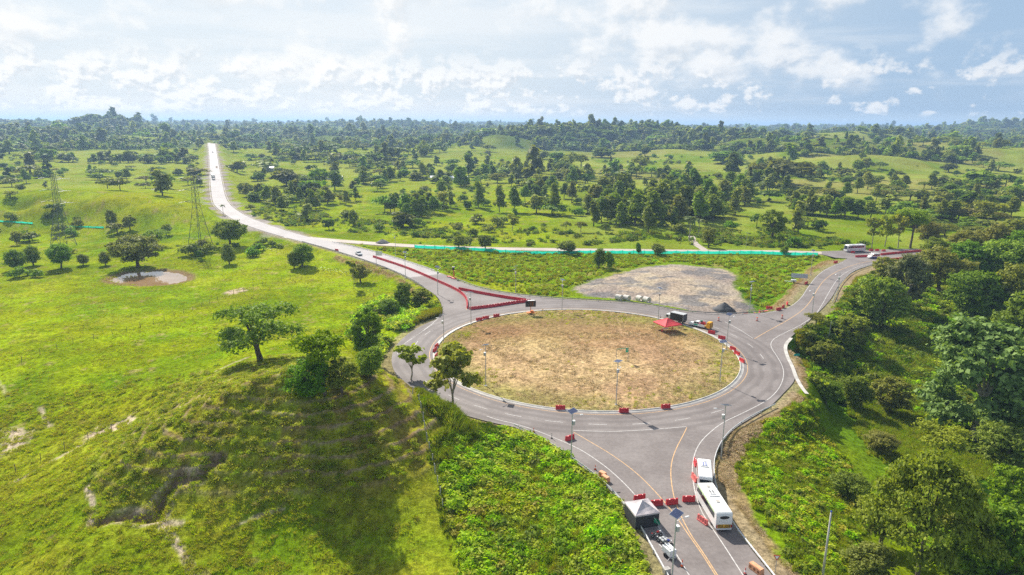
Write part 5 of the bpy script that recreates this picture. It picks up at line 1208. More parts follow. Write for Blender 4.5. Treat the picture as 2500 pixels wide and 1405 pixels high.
def cone(px, py, lab, mat='orange_plastic', h=.9):
    o = thing('traffic_cone', lab, 'traffic cone', P3(px, py))
    MB().box((0, 0, .03), (.42, .42, .06)).build('base', M['rubber'], o)
    MB().lathe([(.17, .06), (.13, .35 * h)], n=12).build('body', M[mat], o); MB().lathe([(.13, .35 * h), (.09, .62 * h)], n=12).build('band', M['reflective'], o); MB().lathe([(.09, .62 * h), (.04, h), (0, h)], n=12).build('tip', M[mat], o)
cone(1303, 1055, 'red cone at the west edge line, nearest the hill'); cone(1453, 1147, 'red cone beside the west guardrail above the tan beams')
cone(1665, 1384, 'orange cone on the edge line beside the light tower', h=1.1); cone(1819, 1402, 'red and white cone at the bottom edge of the frame', 'red_faded', 1.0)
def delineator(px, py, lab):
    o = thing('delineator', lab, 'delineator', P3(px, py)); MB().box((0, 0, .04), (.4, .4, .08)).build('base', M['rubber'], o); MB().tube([(0, 0, .08), (0, 0, 1.1)], .05, 8).build('post', M['rubber'], o); MB().lathe([(.056, .75), (.056, .95)], n=8).build('band', M['reflective'], o)
delineator(1347, 1071, 'dark slim delineator on the west edge line'); delineator(1612, 776, 'dark slim delineator on the road behind the red tent')
def drum(px, py, lab):
    o = thing('traffic_drum', lab, 'traffic drum', P3(px, py)); r0 = .30
    MB().lathe([(0, .1), (.38, .1), (.38, 0)], n=14).build('base', M['rubber'], o)
    for i in range(5): MB().lathe([(r0 - .012 * i, .1 + .2 * i), (r0 - .012 * (i + 1), .3 + .2 * i)], n=14).build('band', M['orange_plastic' if i % 2 == 0 else 'reflective'], o)
    MB().lathe([(.24, 1.1), (.18, 1.18), (0, 1.18)], n=14).build('lid', M['orange_plastic'], o)
drum(1754, 784, 'orange striped drum nearest the black truck'); drum(1848, 784, 'orange striped drum in the middle of the east entry'); drum(1909, 778, 'orange striped drum nearest the yellow centre line')

# solar street lights
POLE = MB().tube([(0, 0, 0), (0, 0, 5), (0, 0, 9.9)], .12, 10, .065).mesh('pole', M['galv'])
FOOT = MB().box((0, 0, .06), (.5, .5, .12)).mesh('base_plate', M['galv'])
PFR = MB().box((0, 0, 0), (2.0, 1.55, .05)).mesh('panel_frame', M['galv'])
def cells():
    b = MB()
    for i in range(4):
        for j in range(3): b.box((-.72 + .48 * i, -.49 + .49 * j, .031), (.46, .47, .012))
    return b.mesh('solar_cells', M['solar'])
CELL = cells()
BOX = MB().box((0, 0, 0), (.42, .5, .75)).mesh('battery_box', M['galv'], bevel=.03); LID = MB().box((0, 0, .39), (.48, .56, .05)).mesh('box_lid', M['white_paint'])
ARM = MB().tube([(0, 0, 0), (.7, 0, .28), (1.5, 0, .42)], .035, 6).mesh('arm', M['galv']); HEAD = MB().box((0, 0, 0), (.62, .26, .1), top=(.7, .7)).mesh('lamp_head', M['white_paint'])
def lamp(px, py, lab, a=0.0, z=0.05):
    x, y, _ = P3(px, py, 0); g = max(gz(x, y), -1.5)
    o = thing('street_lamp', lab, 'street lamp', (x, y, g), math.radians(a), 'solar street lamps')
    o.scale = (1, 1, (10.3 - g) / 10.3)
    link('pole', POLE, o); link('base_plate', FOOT, o)
    pn = link('solar_panel', PFR, o, (0, 0, 10.1), (math.radians(10), math.radians(-8), math.radians(25)), (.83, .83, 1)); link('cells', CELL, pn)
    bx = link('battery_box', BOX, o, (.28, 0, 7.9)); link('box_lid', LID, bx)
    link('arm', ARM, o, (0, 0, 8.9)); link('lamp_head', HEAD, o, (1.7, 0, 9.33))
for px, py, lab, a in ((1084, 857, 'solar lamp at the west kerb of the island', 200), (1150, 793, 'solar lamp at the north-west kerb below the barrier triangle', 140), (1069, 720, 'solar lamp at the inner corner of the north-west road', 60), (990, 678, 'solar lamp beside the long barrier line', 60),
                       (966, 622, 'solar lamp on the far side of the north-west road', 240), (1259, 718, 'solar lamp behind the guardrail above the barrier triangle', 250), (1372, 757, 'solar lamp at the north kerb right of the message board', 90), (1607, 781, 'solar lamp at the north kerb beside the black truck', 80),
                       (1829, 762, 'solar lamp at the discarded barrier heap', 250), (1773, 856, 'solar lamp at the north-east kerb of the island', 20), (1757, 934, 'solar lamp at the south-east kerb of the island', -20), (1504, 990, 'solar lamp at the south kerb of the island', -80),
                       (1186, 944, 'solar lamp at the south-west kerb behind the open tree', -130), (1394, 1132, 'solar lamp at the west guardrail of the south road', 10), (1761, 1114, 'solar lamp behind the guardrail ahead of the small bus', 170), (1640, 1420, 'solar lamp in the foreground in front of the light tower', 20),
                       (1981, 780, 'solar lamp at the outer bend of the east road', 200), (2043, 734, 'solar lamp beside the upper guardrail', 200), (1979, 672, 'solar lamp beside the pale trailer sign', 30)):
    lamp(px, py, lab, a)

# guardrails
WP = [(.0, .52), (.045, .56), (.045, .62), (.0, .66), (.045, .70), (.045, .76), (.0, .80)]
GPOST = MB().box((0, 0, .2), (.11, .14, 1.1)).mesh('guardrail_post', M['galv'])
def guardrail(pts, lab, side, mat='rail', thick=.04, step=4.0):
    L = resample(smooth(at(pts), 2), 60) if not isinstance(pts, np.ndarray) else pts
    L = L[:, :2]; z0 = ground(L[:, 0], L[:, 1]); z0 = np.maximum(z0, -.1)
    o = thing('guardrail', lab, 'guardrail', (float(L[0, 0]), float(L[0, 1]), 0)); V = []; n = len(WP)
    for k, sgn in ((0, 0.0), (1, thick)):
        pass
    prof = [(a_, b_) for a_, b_ in WP] + [(a_ - thick, b_) for a_, b_ in WP[::-1]]; m = len(prof)
    offs = [offset_line(L, side * q[0]) for q in prof]
    for i in range(len(L)):
        for k in range(m): V.append((offs[k][i, 0] - L[0, 0], offs[k][i, 1] - L[0, 1], prof[k][1] + z0[i]))
    Fc = [(i * m + k, i * m + (k + 1) % m, (i + 1) * m + (k + 1) % m, (i + 1) * m + k) for i in range(len(L) - 1) for k in range(m)]
    me = bpy.data.meshes.new('rail'); me.from_pydata(V, [], Fc); me.materials.append(M[mat]); me.update(); link('rail', me, o)
    P, A = walk(offset_line(L, -side * .12), step)
    for p_, a in zip(P, A): link('post', GPOST, o, (p_[0] - L[0, 0], p_[1] - L[0, 1], max(gz(p_[0], p_[1]), -.3) ), (0, 0, a))
guardrail([(811, 593), (860, 603), (908, 614.5), (960, 630), (1004, 644), (1040, 656), (1062, 664)], 'pale guardrail on the far side of the north-west road', -1)
guardrail([(1114, 684), (1166, 704.5), (1239, 719), (1336, 729), (1400, 733), (1521, 740), (1594, 748), (1642, 759), (1715, 767), (1787, 769.5), (1848, 766), (1880, 759)], 'long guardrail along the north edge below the gravel yard', -1, 'rail_grey')
guardrail([(737, 592), (826, 617), (908, 643.5), (948, 658.5), (997, 680), (1035, 704)], 'guardrail along the pasture side of the north-west road', 1, 'rail_grey')
guardrail([(1253, 1042), (1311, 1069), (1360, 1098), (1401, 1127), (1444, 1158), (1494, 1202), (1528, 1241), (1567, 1297), (1591, 1341), (1618, 1389), (1650, 1450)], 'overgrown guardrail on the west side of the south road', 1)
guardrail([(1893, 992), (1848, 1014), (1799, 1043), (1770, 1070), (1751, 1101), (1741, 1138), (1746, 1192), (1764, 1240), (1790, 1287), (1831, 1340), (1884, 1406), (1925, 1460)], 'bright guardrail beside the dry verge of the south road', -1)
guardrail([(2032, 740), (2042, 715), (2054, 692), (2081, 665), (2130, 648), (2165, 640)], 'guardrail at the outer bend of the east road', -1)

# wire fences and green netting
FPOST = MB().tube([(0, 0, -.4), (0, 0, 1.5)], .07, 6, .06).mesh('fence_post', M['post_wood']); FPOSTG = MB().tube([(0, 0, -.4), (0, 0, 1.7)], .09, 6, .08).mesh('fence_post_grey', M['post_grey'])
def fence(pts, lab, step=3.0, mesh=None, wires=3):
    L = np.array([G(*q) for q in pts]); P, A = walk(resample(L, 40), step); z = ground(P[:, 0], P[:, 1], True)
    o = thing('wire_fence', lab, 'fence', (P[0, 0], P[0, 1], z[0])); b = MB()
    for i in range(len(P)): link('post', mesh or FPOST, o, (P[i, 0] - P[0, 0], P[i, 1] - P[0, 1], z[i] - z[0]), (random.uniform(-.06, .06), random.uniform(-.06, .06), 0))
    for h in np.linspace(.45, 1.35, wires): b.tube([(P[i, 0] - P[0, 0], P[i, 1] - P[0, 1], z[i] - z[0] + h) for i in range(len(P))], .005, 3)
    b.build('wire', M['steel'], o)
fence([(1000, 962), (1025, 990), (1035, 1040), (1045, 1090), (1058, 1140), (1072, 1200), (1085, 1260)], 'wire fence with pale posts along the crest of the bank', 2.4, FPOSTG)
fence([(30, 895), (120, 860), (180, 838), (260, 825), (380, 790), (480, 755), (560, 722), (640, 700), (710, 680)], 'thin wire fence crossing the west pasture', 5.0)
fence([(625, 602), (690, 620), (720, 650), (850, 672), (880, 700), (930, 738), (950, 760)], 'hedged wire fence between the pasture and the roadside', 4.5)
fence([(300, 1040), (200, 1080), (100, 1125), (0, 1170)], 'low wire fence along the sandy cattle track', 4.0)
def netting(pts, lab, h, step, ground_px=True):
    L = np.array([G(*q) for q in pts]); P, A = walk(resample(L, 80), step); z = ground(P[:, 0], P[:, 1])
    o = thing('netting_fence', lab, 'fence', (P[0, 0], P[0, 1], z[0])); r = random.Random(3)
    for i in range(len(P)):
        link('post', FPOST, o, (P[i, 0] - P[0, 0], P[i, 1] - P[0, 1], z[i] - z[0]), None, (1, 1, h / 1.4))
        if i + 1 < len(P):
            n = 7; V = []; d0, d1 = r.uniform(0, .25), r.uniform(0, .25)
            for k in range(n):
                f = k / (n - 1); x, y = P[i] + (P[i + 1] - P[i]) * f - P[0]; zz = z[i] + (z[i + 1] - z[i]) * f - z[0]; w_ = .10 * math.sin(k * 2.1 + i) + .05 * r.random(); sag = (.16 + .1 * r.random()) * math.sin(math.pi * f) + d0 * (1 - f) + d1 * f
                for t_ in (0.05, .35, .65, 1.0): V.append((x + w_ * math.sin(3 * t_ + k), y + w_ + .05 * math.sin(5 * t_), zz + t_ * (h - sag)))
            Fs = [(k * 4 + j, k * 4 + 4 + j, k * 4 + 5 + j, k * 4 + 1 + j) for k in range(n - 1) for j in range(3)]
            me = bpy.data.meshes.new('netting'); me.from_pydata(V, [], Fs); me.materials.append(M['net_green']); me.polygons.foreach_set('use_smooth', np.ones(len(Fs), bool)); link('netting', me, o)
netting([(1000, 606), (1080, 609), (1150, 612), (1250, 620), (1330, 622), (1400, 620), (1500, 620), (1700, 621), (1850, 621), (2006, 626)], 'long turquoise net fence beside the old road', 1.7, 5.0)
netting([(-20, 541), (60, 546), (100, 549)], 'short turquoise net at the left edge below the ridge', 1.15, 6.0)
netting([(150, 553), (200, 556), (262, 558)], 'turquoise net behind the first pylon', 1.15, 6.0)

# signs
o = thing('road_sign', 'green sign board on a double-post frame inside the island', 'sign', (26.0, 157.9, gz(26, 157.9)), math.radians(21))
for x in (0, 3.35): MB().tube([(x, 0, -.3), (x, 0, 3.7)], .06, 6).build('post', M['post_grey'], o)
MB().box((2.95, -.04, 3.05), (.75, .05, 1.1)).build('board', M['sign_green'], o); MB().box((2.95, -.072, 3.3), (.35, .01, .1)).add([(2.85, -.072, 3.05), (3.05, -.072, 3.05), (2.95, -.072, 2.75)], [(0, 1, 2)]).build('arrow_mark', M['reflective'], o); MB().box((1.4, 0, 3.62), (2.7, .06, .12)).build('top_bar', M['sign_green'], o)
x, y, _ = P3(1944, 880, 0); o = thing('road_sign', 'small turquoise sign on the bare east verge', 'sign', (x, y, gz(x, y)), math.radians(10)); MB().tube([(0, .05, -.3), (0, .05, 1.6)], .04, 6).build('post', M['galv'], o); MB().box((0, 0, 1.55), (1.6, .04, .6)).build('board', pbr('turquoise_board', (.01, .33, .30), .5), o)
x, y, _ = P3(1893, 1396, 0); o = thing('yield_sign', 'red-rimmed give-way triangle beside the bright guardrail', 'sign', (x, y, gz(x, y)), math.radians(-8)); MB().tube([(0, .04, -.4), (0, .04, 2.4)], .04, 6).build('post', M['galv'], o)
tri = lambda s, yy: MB().add([(-s, yy, 2.35 + s * .58), (s, yy, 2.35 + s * .58), (0, yy, 2.35 - s * 1.15)], [(0, 2, 1)])
b = MB(); b.add([(-.48, 0, 2.63), (.48, 0, 2.63), (0, 0, 1.8), (-.48, .03, 2.63), (.48, .03, 2.63), (0, .03, 1.8)], [(0, 2, 1), (3, 4, 5), (0, 1, 4, 3), (1, 2, 5, 4), (2, 0, 3, 5)]); b.build('rim', M['red_plastic'], o); tri(.30, -.006).build('face', M['reflective'], o)
x, y, _ = P3(919, 648, 0); o = thing('road_sign', 'white direction board on a tall pole over the long barrier line', 'sign', (x, y, gz(x, y)), math.radians(-10)); MB().tube([(0, 0, -.3), (0, 0, 6.3)], .09, 8).build('post', M['galv'], o); MB().box((1.45, -.1, 5.3), (2.6, .06, 1.9)).build('board', M['white_paint'], o)
for q in (4.6, 6.0): MB().tube([(0, -.03, q), (2.6, -.03, q)], .04, 6).build('bracket', M['galv'], o)
o = thing('orange_sign_post', 'orange post with a dark signal box at the gap in the guardrail', 'sign', (*P3(1108, 680, 0)[:2], 0)); MB().box((0, 0, 1.9), (.42, .42, 3.8)).build('post', M['orange_steel'], o); MB().box((-.1, -.25, 3.9), (.9, .3, 1.1)).build('signal_box', M['black_box'], o); MB().box((-.1, -.2, 4.55), (1.1, .6, .12)).build('hood', M['white_paint'], o)
# message board on its trailer
o = thing('message_board', 'black variable message board on an orange trailer at the island kerb', 'message board', (5.9, 204.0, gz(5.9, 204)), math.radians(8))
MB().box((0, 0, 3.5), (3.3, .22, 1.9)).build('frame', M['black_box'], o, bevel=.03)
for i in range(5): MB().box((-1.28 + .64 * i, -.13, 3.5), (.56, .04, 1.7)).build('display_panel', pbr('display_%d' % i, ((.02, .03, .04), (.035, .03, .028), (.10, .045, .02), (.16, .075, .04), (.03, .028, .03))[i], .3), o)
MB().box((.1, 0, 4.62), (2.2, .9, .06)).build('solar_panel', M['white_paint'], o); MB().tube([(0, 0, .7), (0, 0, 2.7)], .1, 8).build('mast', M['orange_steel'], o); MB().box((0, 0, .65), (2.4, 1.3, .3)).box((1.6, 0, .55), (1.4, .12, .12)).build('chassis', M['orange_steel'], o); MB().box((.5, 0, 1.05), (.9, .8, .55)).build('battery_case', M['orange_steel'], o, bevel=.03)
for s in (-1, 1): MB().wheel((0, .72 * s, .34), .34, .2).build('wheel', M['rubber'], o)
x, y, _ = P3(1325, 768, 0); o = thing('marker_post', 'slim yellow marker post right of the message board', 'post', (x, y, gz(x, y))); MB().tube([(0, 0, -.1), (0, 0, 1.6)], .05, 6).build('post', M['yellow'], o); MB().box((0, 0, 1.45), (.3, .04, .3)).build('plate', M['yellow'], o)
# pale panel trailer on the east verge
o = thing('sign_trailer', 'pale gridded panel on a small white trailer beside the east road', 'trailer', (109.8, 251.2, gz(109.8, 251.2)), math.radians(-20))
for i in range(5):
    for j in range(2): MB().box((-2.0 + 1.16 * i, 0, 2.3 + .8 * j), (1.13, .05, .77)).build('panel', pbr('pale_panel', (.50, .55, .62), .35, var=.06) if (i, j) == (0, 0) else bpy.data.materials['pale_panel'], o)
MB().box((.3, .09, 2.7), (5.9, .06, 1.7)).build('back_frame', M['galv'], o); MB().box((-1.6, -.3, .75), (1.9, 1.2, .8)).build('body', M['white_paint'], o, bevel=.06); MB().tube([(-1.5, 0, 1.1), (-1.5, .1, 2.0)], .08, 6).tube([(1.8, .1, 0), (1.8, .1, 2.0)], .05, 6).build('support', M['galv'], o); MB().box((-3.6, -.4, .35), (2.4, .25, .18)).build('drawbar', M['white_paint'], o)
for s in (-1, 1): MB().wheel((-1.6, -.3 + .68 * s, .34), .34, .2).build('wheel', M['rubber'], o)
# tan hollow barriers
def tan(px, py, a, lab, L=2.1):
    x, y, z = P3(px, py); o = thing('hollow_barrier', lab, 'barrier', (x, y, z), math.radians(a), 'tan hollow barriers lying on the shoulders')
    MB().box((0, 0, .45), (L, .85, .9), top=(.98, .9)).build('body', M['tan_plastic'], o, bevel=.07)
    for k in (-.33, 0, .33):
        for s in (-1, 1): MB().disc((k * L, s * .428, .42), .2).build('hole_shade', M['tan_dark'], o)  # flat discs, the shade of the holes put into their colour; nothing is recessed
tan(1846, 1395, 118, 'tan hollow barrier against the bright guardrail'); tan(1478, 1174, 125, 'tan hollow barrier on the west shoulder, front one of the pair', 1.5); tan(1471, 1164, 128, 'narrow tan hollow barrier behind the front one on the west shoulder', 1.3)
# gravel heap and culvert pipes
def heap(name, x, y, R, h, mat, lab, seed):
    r = np.random.default_rng(seed); nr, na = 9, 26; V = []
    for i in range(nr):
        q = i / (nr - 1)
        for k in range(na):
            a = 2 * math.pi * k / na; rr_ = R * q * (1 + .10 * math.sin(2 * a + seed) + .06 * r.normal()); zz = h * max(0, 1 - q) ** .85 + .06 * r.normal() * (q < .95) - .25 * (q > .97)
            V.append((rr_ * math.cos(a), rr_ * math.sin(a), zz))
    Fs = [(i * na + k, (i + 1) * na + k, (i + 1) * na + (k + 1) % na, i * na + (k + 1) % na) for i in range(nr - 1) for k in range(na)]
    me = bpy.data.meshes.new(name); me.from_pydata(V, [], Fs); me.materials.append(mat); me.polygons.foreach_set('use_smooth', np.ones(len(Fs), bool)); tag(link(name, me, None, (x, y, gz(x, y))), lab, 'gravel heap')
heap('gravel_heap', 71.9, 219.6, 3.7, 3.0, M['gravel_dark'], 'dark cone of gravel in the corner of the yard', 2)
x, y, z = G(934, 594); heap('gravel_heap', x, y, 4.0, 2.0, M['gravel_dark'], 'small dark gravel heap on the old road behind the first lamp', 4)
for (px, py, a, rr_), lab in zip(((1511, 731, 50, 1.0), (1530, 731, 42, 1.0), (1562, 727, 30, 1.05), (1579, 731, 35, 1.1)), ('concrete culvert pipe, leftmost of four by the yard guardrail', 'concrete culvert pipe, second of four by the yard guardrail', 'concrete culvert pipe, third of four by the yard guardrail', 'concrete culvert pipe, rightmost of four with its open end showing')):
    x, y, _ = P3(px, py, 0); o = thing('culvert_pipe', lab, 'pipe', (x, y, gz(x, y) + rr_ - .05), math.radians(-90 + a), 'culvert pipes by the gravel yard'); n = 20; V = []; prof = [(rr_, -1.1), (rr_, 1.1), (rr_ * .82, 1.1), (rr_ * .82, -1.1)]
    for q, h in prof:
        for k in range(n): t_ = 2 * math.pi * k / n; V.append((h, q * math.cos(t_), q * math.sin(t_)))
    MB().add(V, [(i * n + k, i * n + (k + 1) % n, ((i + 1) % 4) * n + (k + 1) % n, ((i + 1) % 4) * n + k) for i in range(4) for k in range(n)]).build('pipe_wall', M['pipe'], o, smooth_=False)
    MB().wheel((1.0, 0, 0), rr_ * 1.06, .18, 'x', 20).build('collar', M['pipe'], o)
# utility poles
x, y = 41.7, 78.0; o = thing('utility_pole', 'plain concrete pole cut by the bottom edge beside the feathery tree', 'utility pole', (x, y, gz(x, y))); MB().tube([(0, 0, -1), (0, 0, 10 - gz(x, y))], .17, 12, .10).build('shaft', M['concrete'], o, smooth_=True); MB().lathe([(.12, 0), (.12, .14), (0, .16)], (0, 0, 10 - gz(x, y)), 12).build('cap', M['blue'], o)
x, y, z = G(2020, 838); o = thing('utility_pole', 'short grey pole rising from the embankment shrubs', 'utility pole', (x, y, z)); MB().tube([(0, 0, -1), (.4, 0, 6.5)], .12, 8, .08).build('shaft', M['post_grey'], o); MB().tube([(.4, 0, 6.4), (1.3, -.2, 6.0)], .05, 6).build('arm', M['post_grey'], o)
x, y, z = G(1821, 606); o = thing('utility_pole', 'thin pole in the meadow above the right part of the netting', 'utility pole', (x, y, z)); MB().tube([(0, 0, -1), (0, 0, 8)], .12, 6, .08).build('shaft', M['post_grey'], o); MB().box((0, 0, 7.6), (1.6, .1, .1)).build('crossarm', M['post_grey'], o)

# pylons and their lines
M['lattice'] = pbr('lattice_steel', (.15, .16, .15), .7, 0.0)
M['insul'] = pbr('porcelain', (.52, .52, .50), .5)
M['wire'] = pbr('conductor', (.16, .16, .16), .8)
ARMS = ((34.5, 6.6), (28.6, 7.0), (22.8, 7.4)); TIPS = []
def pylon(x, y, z, a, lab):
    o = thing('pylon', lab, 'pylon', (x, y, z), a, 'lattice power pylons'); hw = lambda h: np.interp(h, (0, 12, 21, 36.5), (4.3, 2.4, 1.25, .75))
    cs = ((-1, -1), (1, -1), (1, 1), (-1, 1))
    for cx, cy in cs: MB().tube([(cx * hw(h), cy * hw(h), h - .5 * (h == 0)) for h in (0, 12, 21, 36.5)], .14, 4, .10).build('leg', M['lattice'], o)
    b = MB(); lv = [0, 6, 12, 16.5, 20.5, 23.5, 26.5, 29.5, 32.5, 36]
    for i in range(len(lv) - 1):
        h0, h1 = lv[i], lv[i + 1]
        for k in range(4):
            A, B = cs[k], cs[(k + 1) % 4]; p = lambda c, h: (c[0] * hw(h), c[1] * hw(h), h)
            if i == 0:
                m = tuple((p(A, h1)[j] + p(B, h1)[j]) / 2 for j in range(3)); b.tube([p(A, 0), m], .08, 3).tube([p(B, 0), m], .08, 3).tube([p(A, 3), tuple((p(A, 0)[j] + m[j]) / 2 for j in range(3))], .05, 3).tube([p(B, 3), tuple((p(B, 0)[j] + m[j]) / 2 for j in range(3))], .05, 3)
            else: b.tube([p(A, h0), p(B, h1)], .045, 3).tube([p(B, h0), p(A, h1)], .045, 3)
            b.tube([p(A, h1), p(B, h1)], .045, 3)
    b.build('bracing', M['lattice'], o)
    MB().tube([(-.7, 0, 36), (0, 0, 39)], .08, 3).tube([(.7, 0, 36), (0, 0, 39)], .08, 3).build('peak', M['lattice'], o)
    tips = []
    for h, L in ARMS:
        for s in (-1, 1):
            q = MB(); w_ = hw(h)
            for yy in (-w_, w_): q.tube([(s * w_, yy, h), (s * L, 0, h + .1)], .07, 3).tube([(s * w_, yy, h + 1.5), (s * L, 0, h + .15)], .06, 3)
            q.build('crossarm', M['lattice'], o)
            for d in (-1, 1):
                MB().tube([(s * L, 0, h), (s * L + s * .4, d * 1.2, h - .1), (s * L + s * .5, d * 3.4, h - .35)], .085, 6).build('insulator', M['insul'], o)
            tips.append((s * L + s * .5, h - .35))
    c_, s_n = math.cos(a), math.sin(a)
    return [[(x + tx * c_ - d * 3.4 * s_n * 1, y + tx * s_n + d * 3.4 * c_, z + th) for tx, th in tips] for d in (-1, 1)]
p1x, p1y = -229.0, 338.0; p2x, p2y = -152.4, 323.7; z1, z2 = gz(p1x, p1y), gz(p2x, p2y)
la = math.atan2(p2y - p1y, p2x - p1x) - math.pi / 2
tA = pylon(p1x, p1y, z1, math.radians(-25), 'lattice pylon nearest the left edge, behind the pasture trees'); tB = pylon(p2x, p2y, z2, math.radians(-25), 'lattice pylon beside the curve of the north-west road')
def wire(A, B, sag, lab, nm='power_line'):
    A, B = np.array(A), np.array(B); P = [tuple(A + (B - A) * f - np.array((0, 0, 4 * sag * f * (1 - f)))) for f in np.linspace(0, 1, 25)]
    tag(MB().tube(P, .013, 3).build(nm, M['wire']), lab, 'power line', 'conductors of the pylons')
LV = ('top', 'top', 'middle', 'middle', 'bottom', 'bottom'); SD = ('near', 'far')
for k in range(6):
    near = SD[k % 2]
    wire(tA[0][k], (tA[0][k][0] - 150, tA[0][k][1] + 60, tA[0][k][2] - 2), 2, '%s %s power line leaving the first pylon to the left' % (near, LV[k]))
    wire(tA[1][k], tB[0][k], 1.2, '%s %s power line between the two pylons' % (near, LV[k]))
    wire(tB[1][k], (430 + 3 * (k % 2), 330 + 8 * (k % 2), tB[1][k][2] + 4), 12, '%s %s power line crossing the meadows right of the pylons' % (near, LV[k]))

# houses among the far trees
def house(px, py, w_, d_, h, roof, a, lab):
    x, y, z = G(px, py); o = thing('house', lab, 'house', (x, y, z), math.radians(a)); MB().box((0, 0, h / 2), (w_, d_, h)).build('wall', M['wall_white'], o)
    e = .6; MB().prism([(-d_ / 2 - e, h + .003), (0, h + d_ * .22), (d_ / 2 + e, h + .003), (d_ / 2 + e, h + .18), (0, h + d_ * .22 + .18), (-d_ / 2 - e, h + .18)], -w_ / 2 - e, w_ / 2 + e).build('roof', M[roof], o)
    MB().box((0, -d_ / 2 - .012, 1.05), (1.0, .05, 2.1)).build('door', M['post_wood'], o)
    for s in (-1, 1): MB().box((s * w_ * .3, -d_ / 2 - .012, 1.6), (1.2, .05, 1.0)).build('window', M['dark_glass'], o)
house(790, 437, 16, 8, 3.2, 'roof_red', 3, 'long red-roofed house among the belt of trees'); house(812, 438, 9, 7, 3.0, 'roof_red', -5, 'small red-roofed house right of the long one'); house(826, 440, 9, 6, 2.8, 'roof_white', 0, 'white-roofed shed at the end of the red roofs')
house(1067, 441, 13, 8, 3, 'roof_white', 4, 'white-roofed house, first of the pair under the belt'); house(1112, 442, 13, 8, 3, 'roof_white', -4, 'white-roofed house, second of the pair under the belt'); house(1133, 441, 8, 6, 3, 'roof_white', 0, 'small white roof right of the pair'); house(656, 417, 12, 7, 3, 'roof_white', 8, 'pale-roofed house near the far end of the straight road')
house(1452, 517, 9, 7, 2.8, 'roof_white', 5, 'white farmhouse half hidden in the central grove')
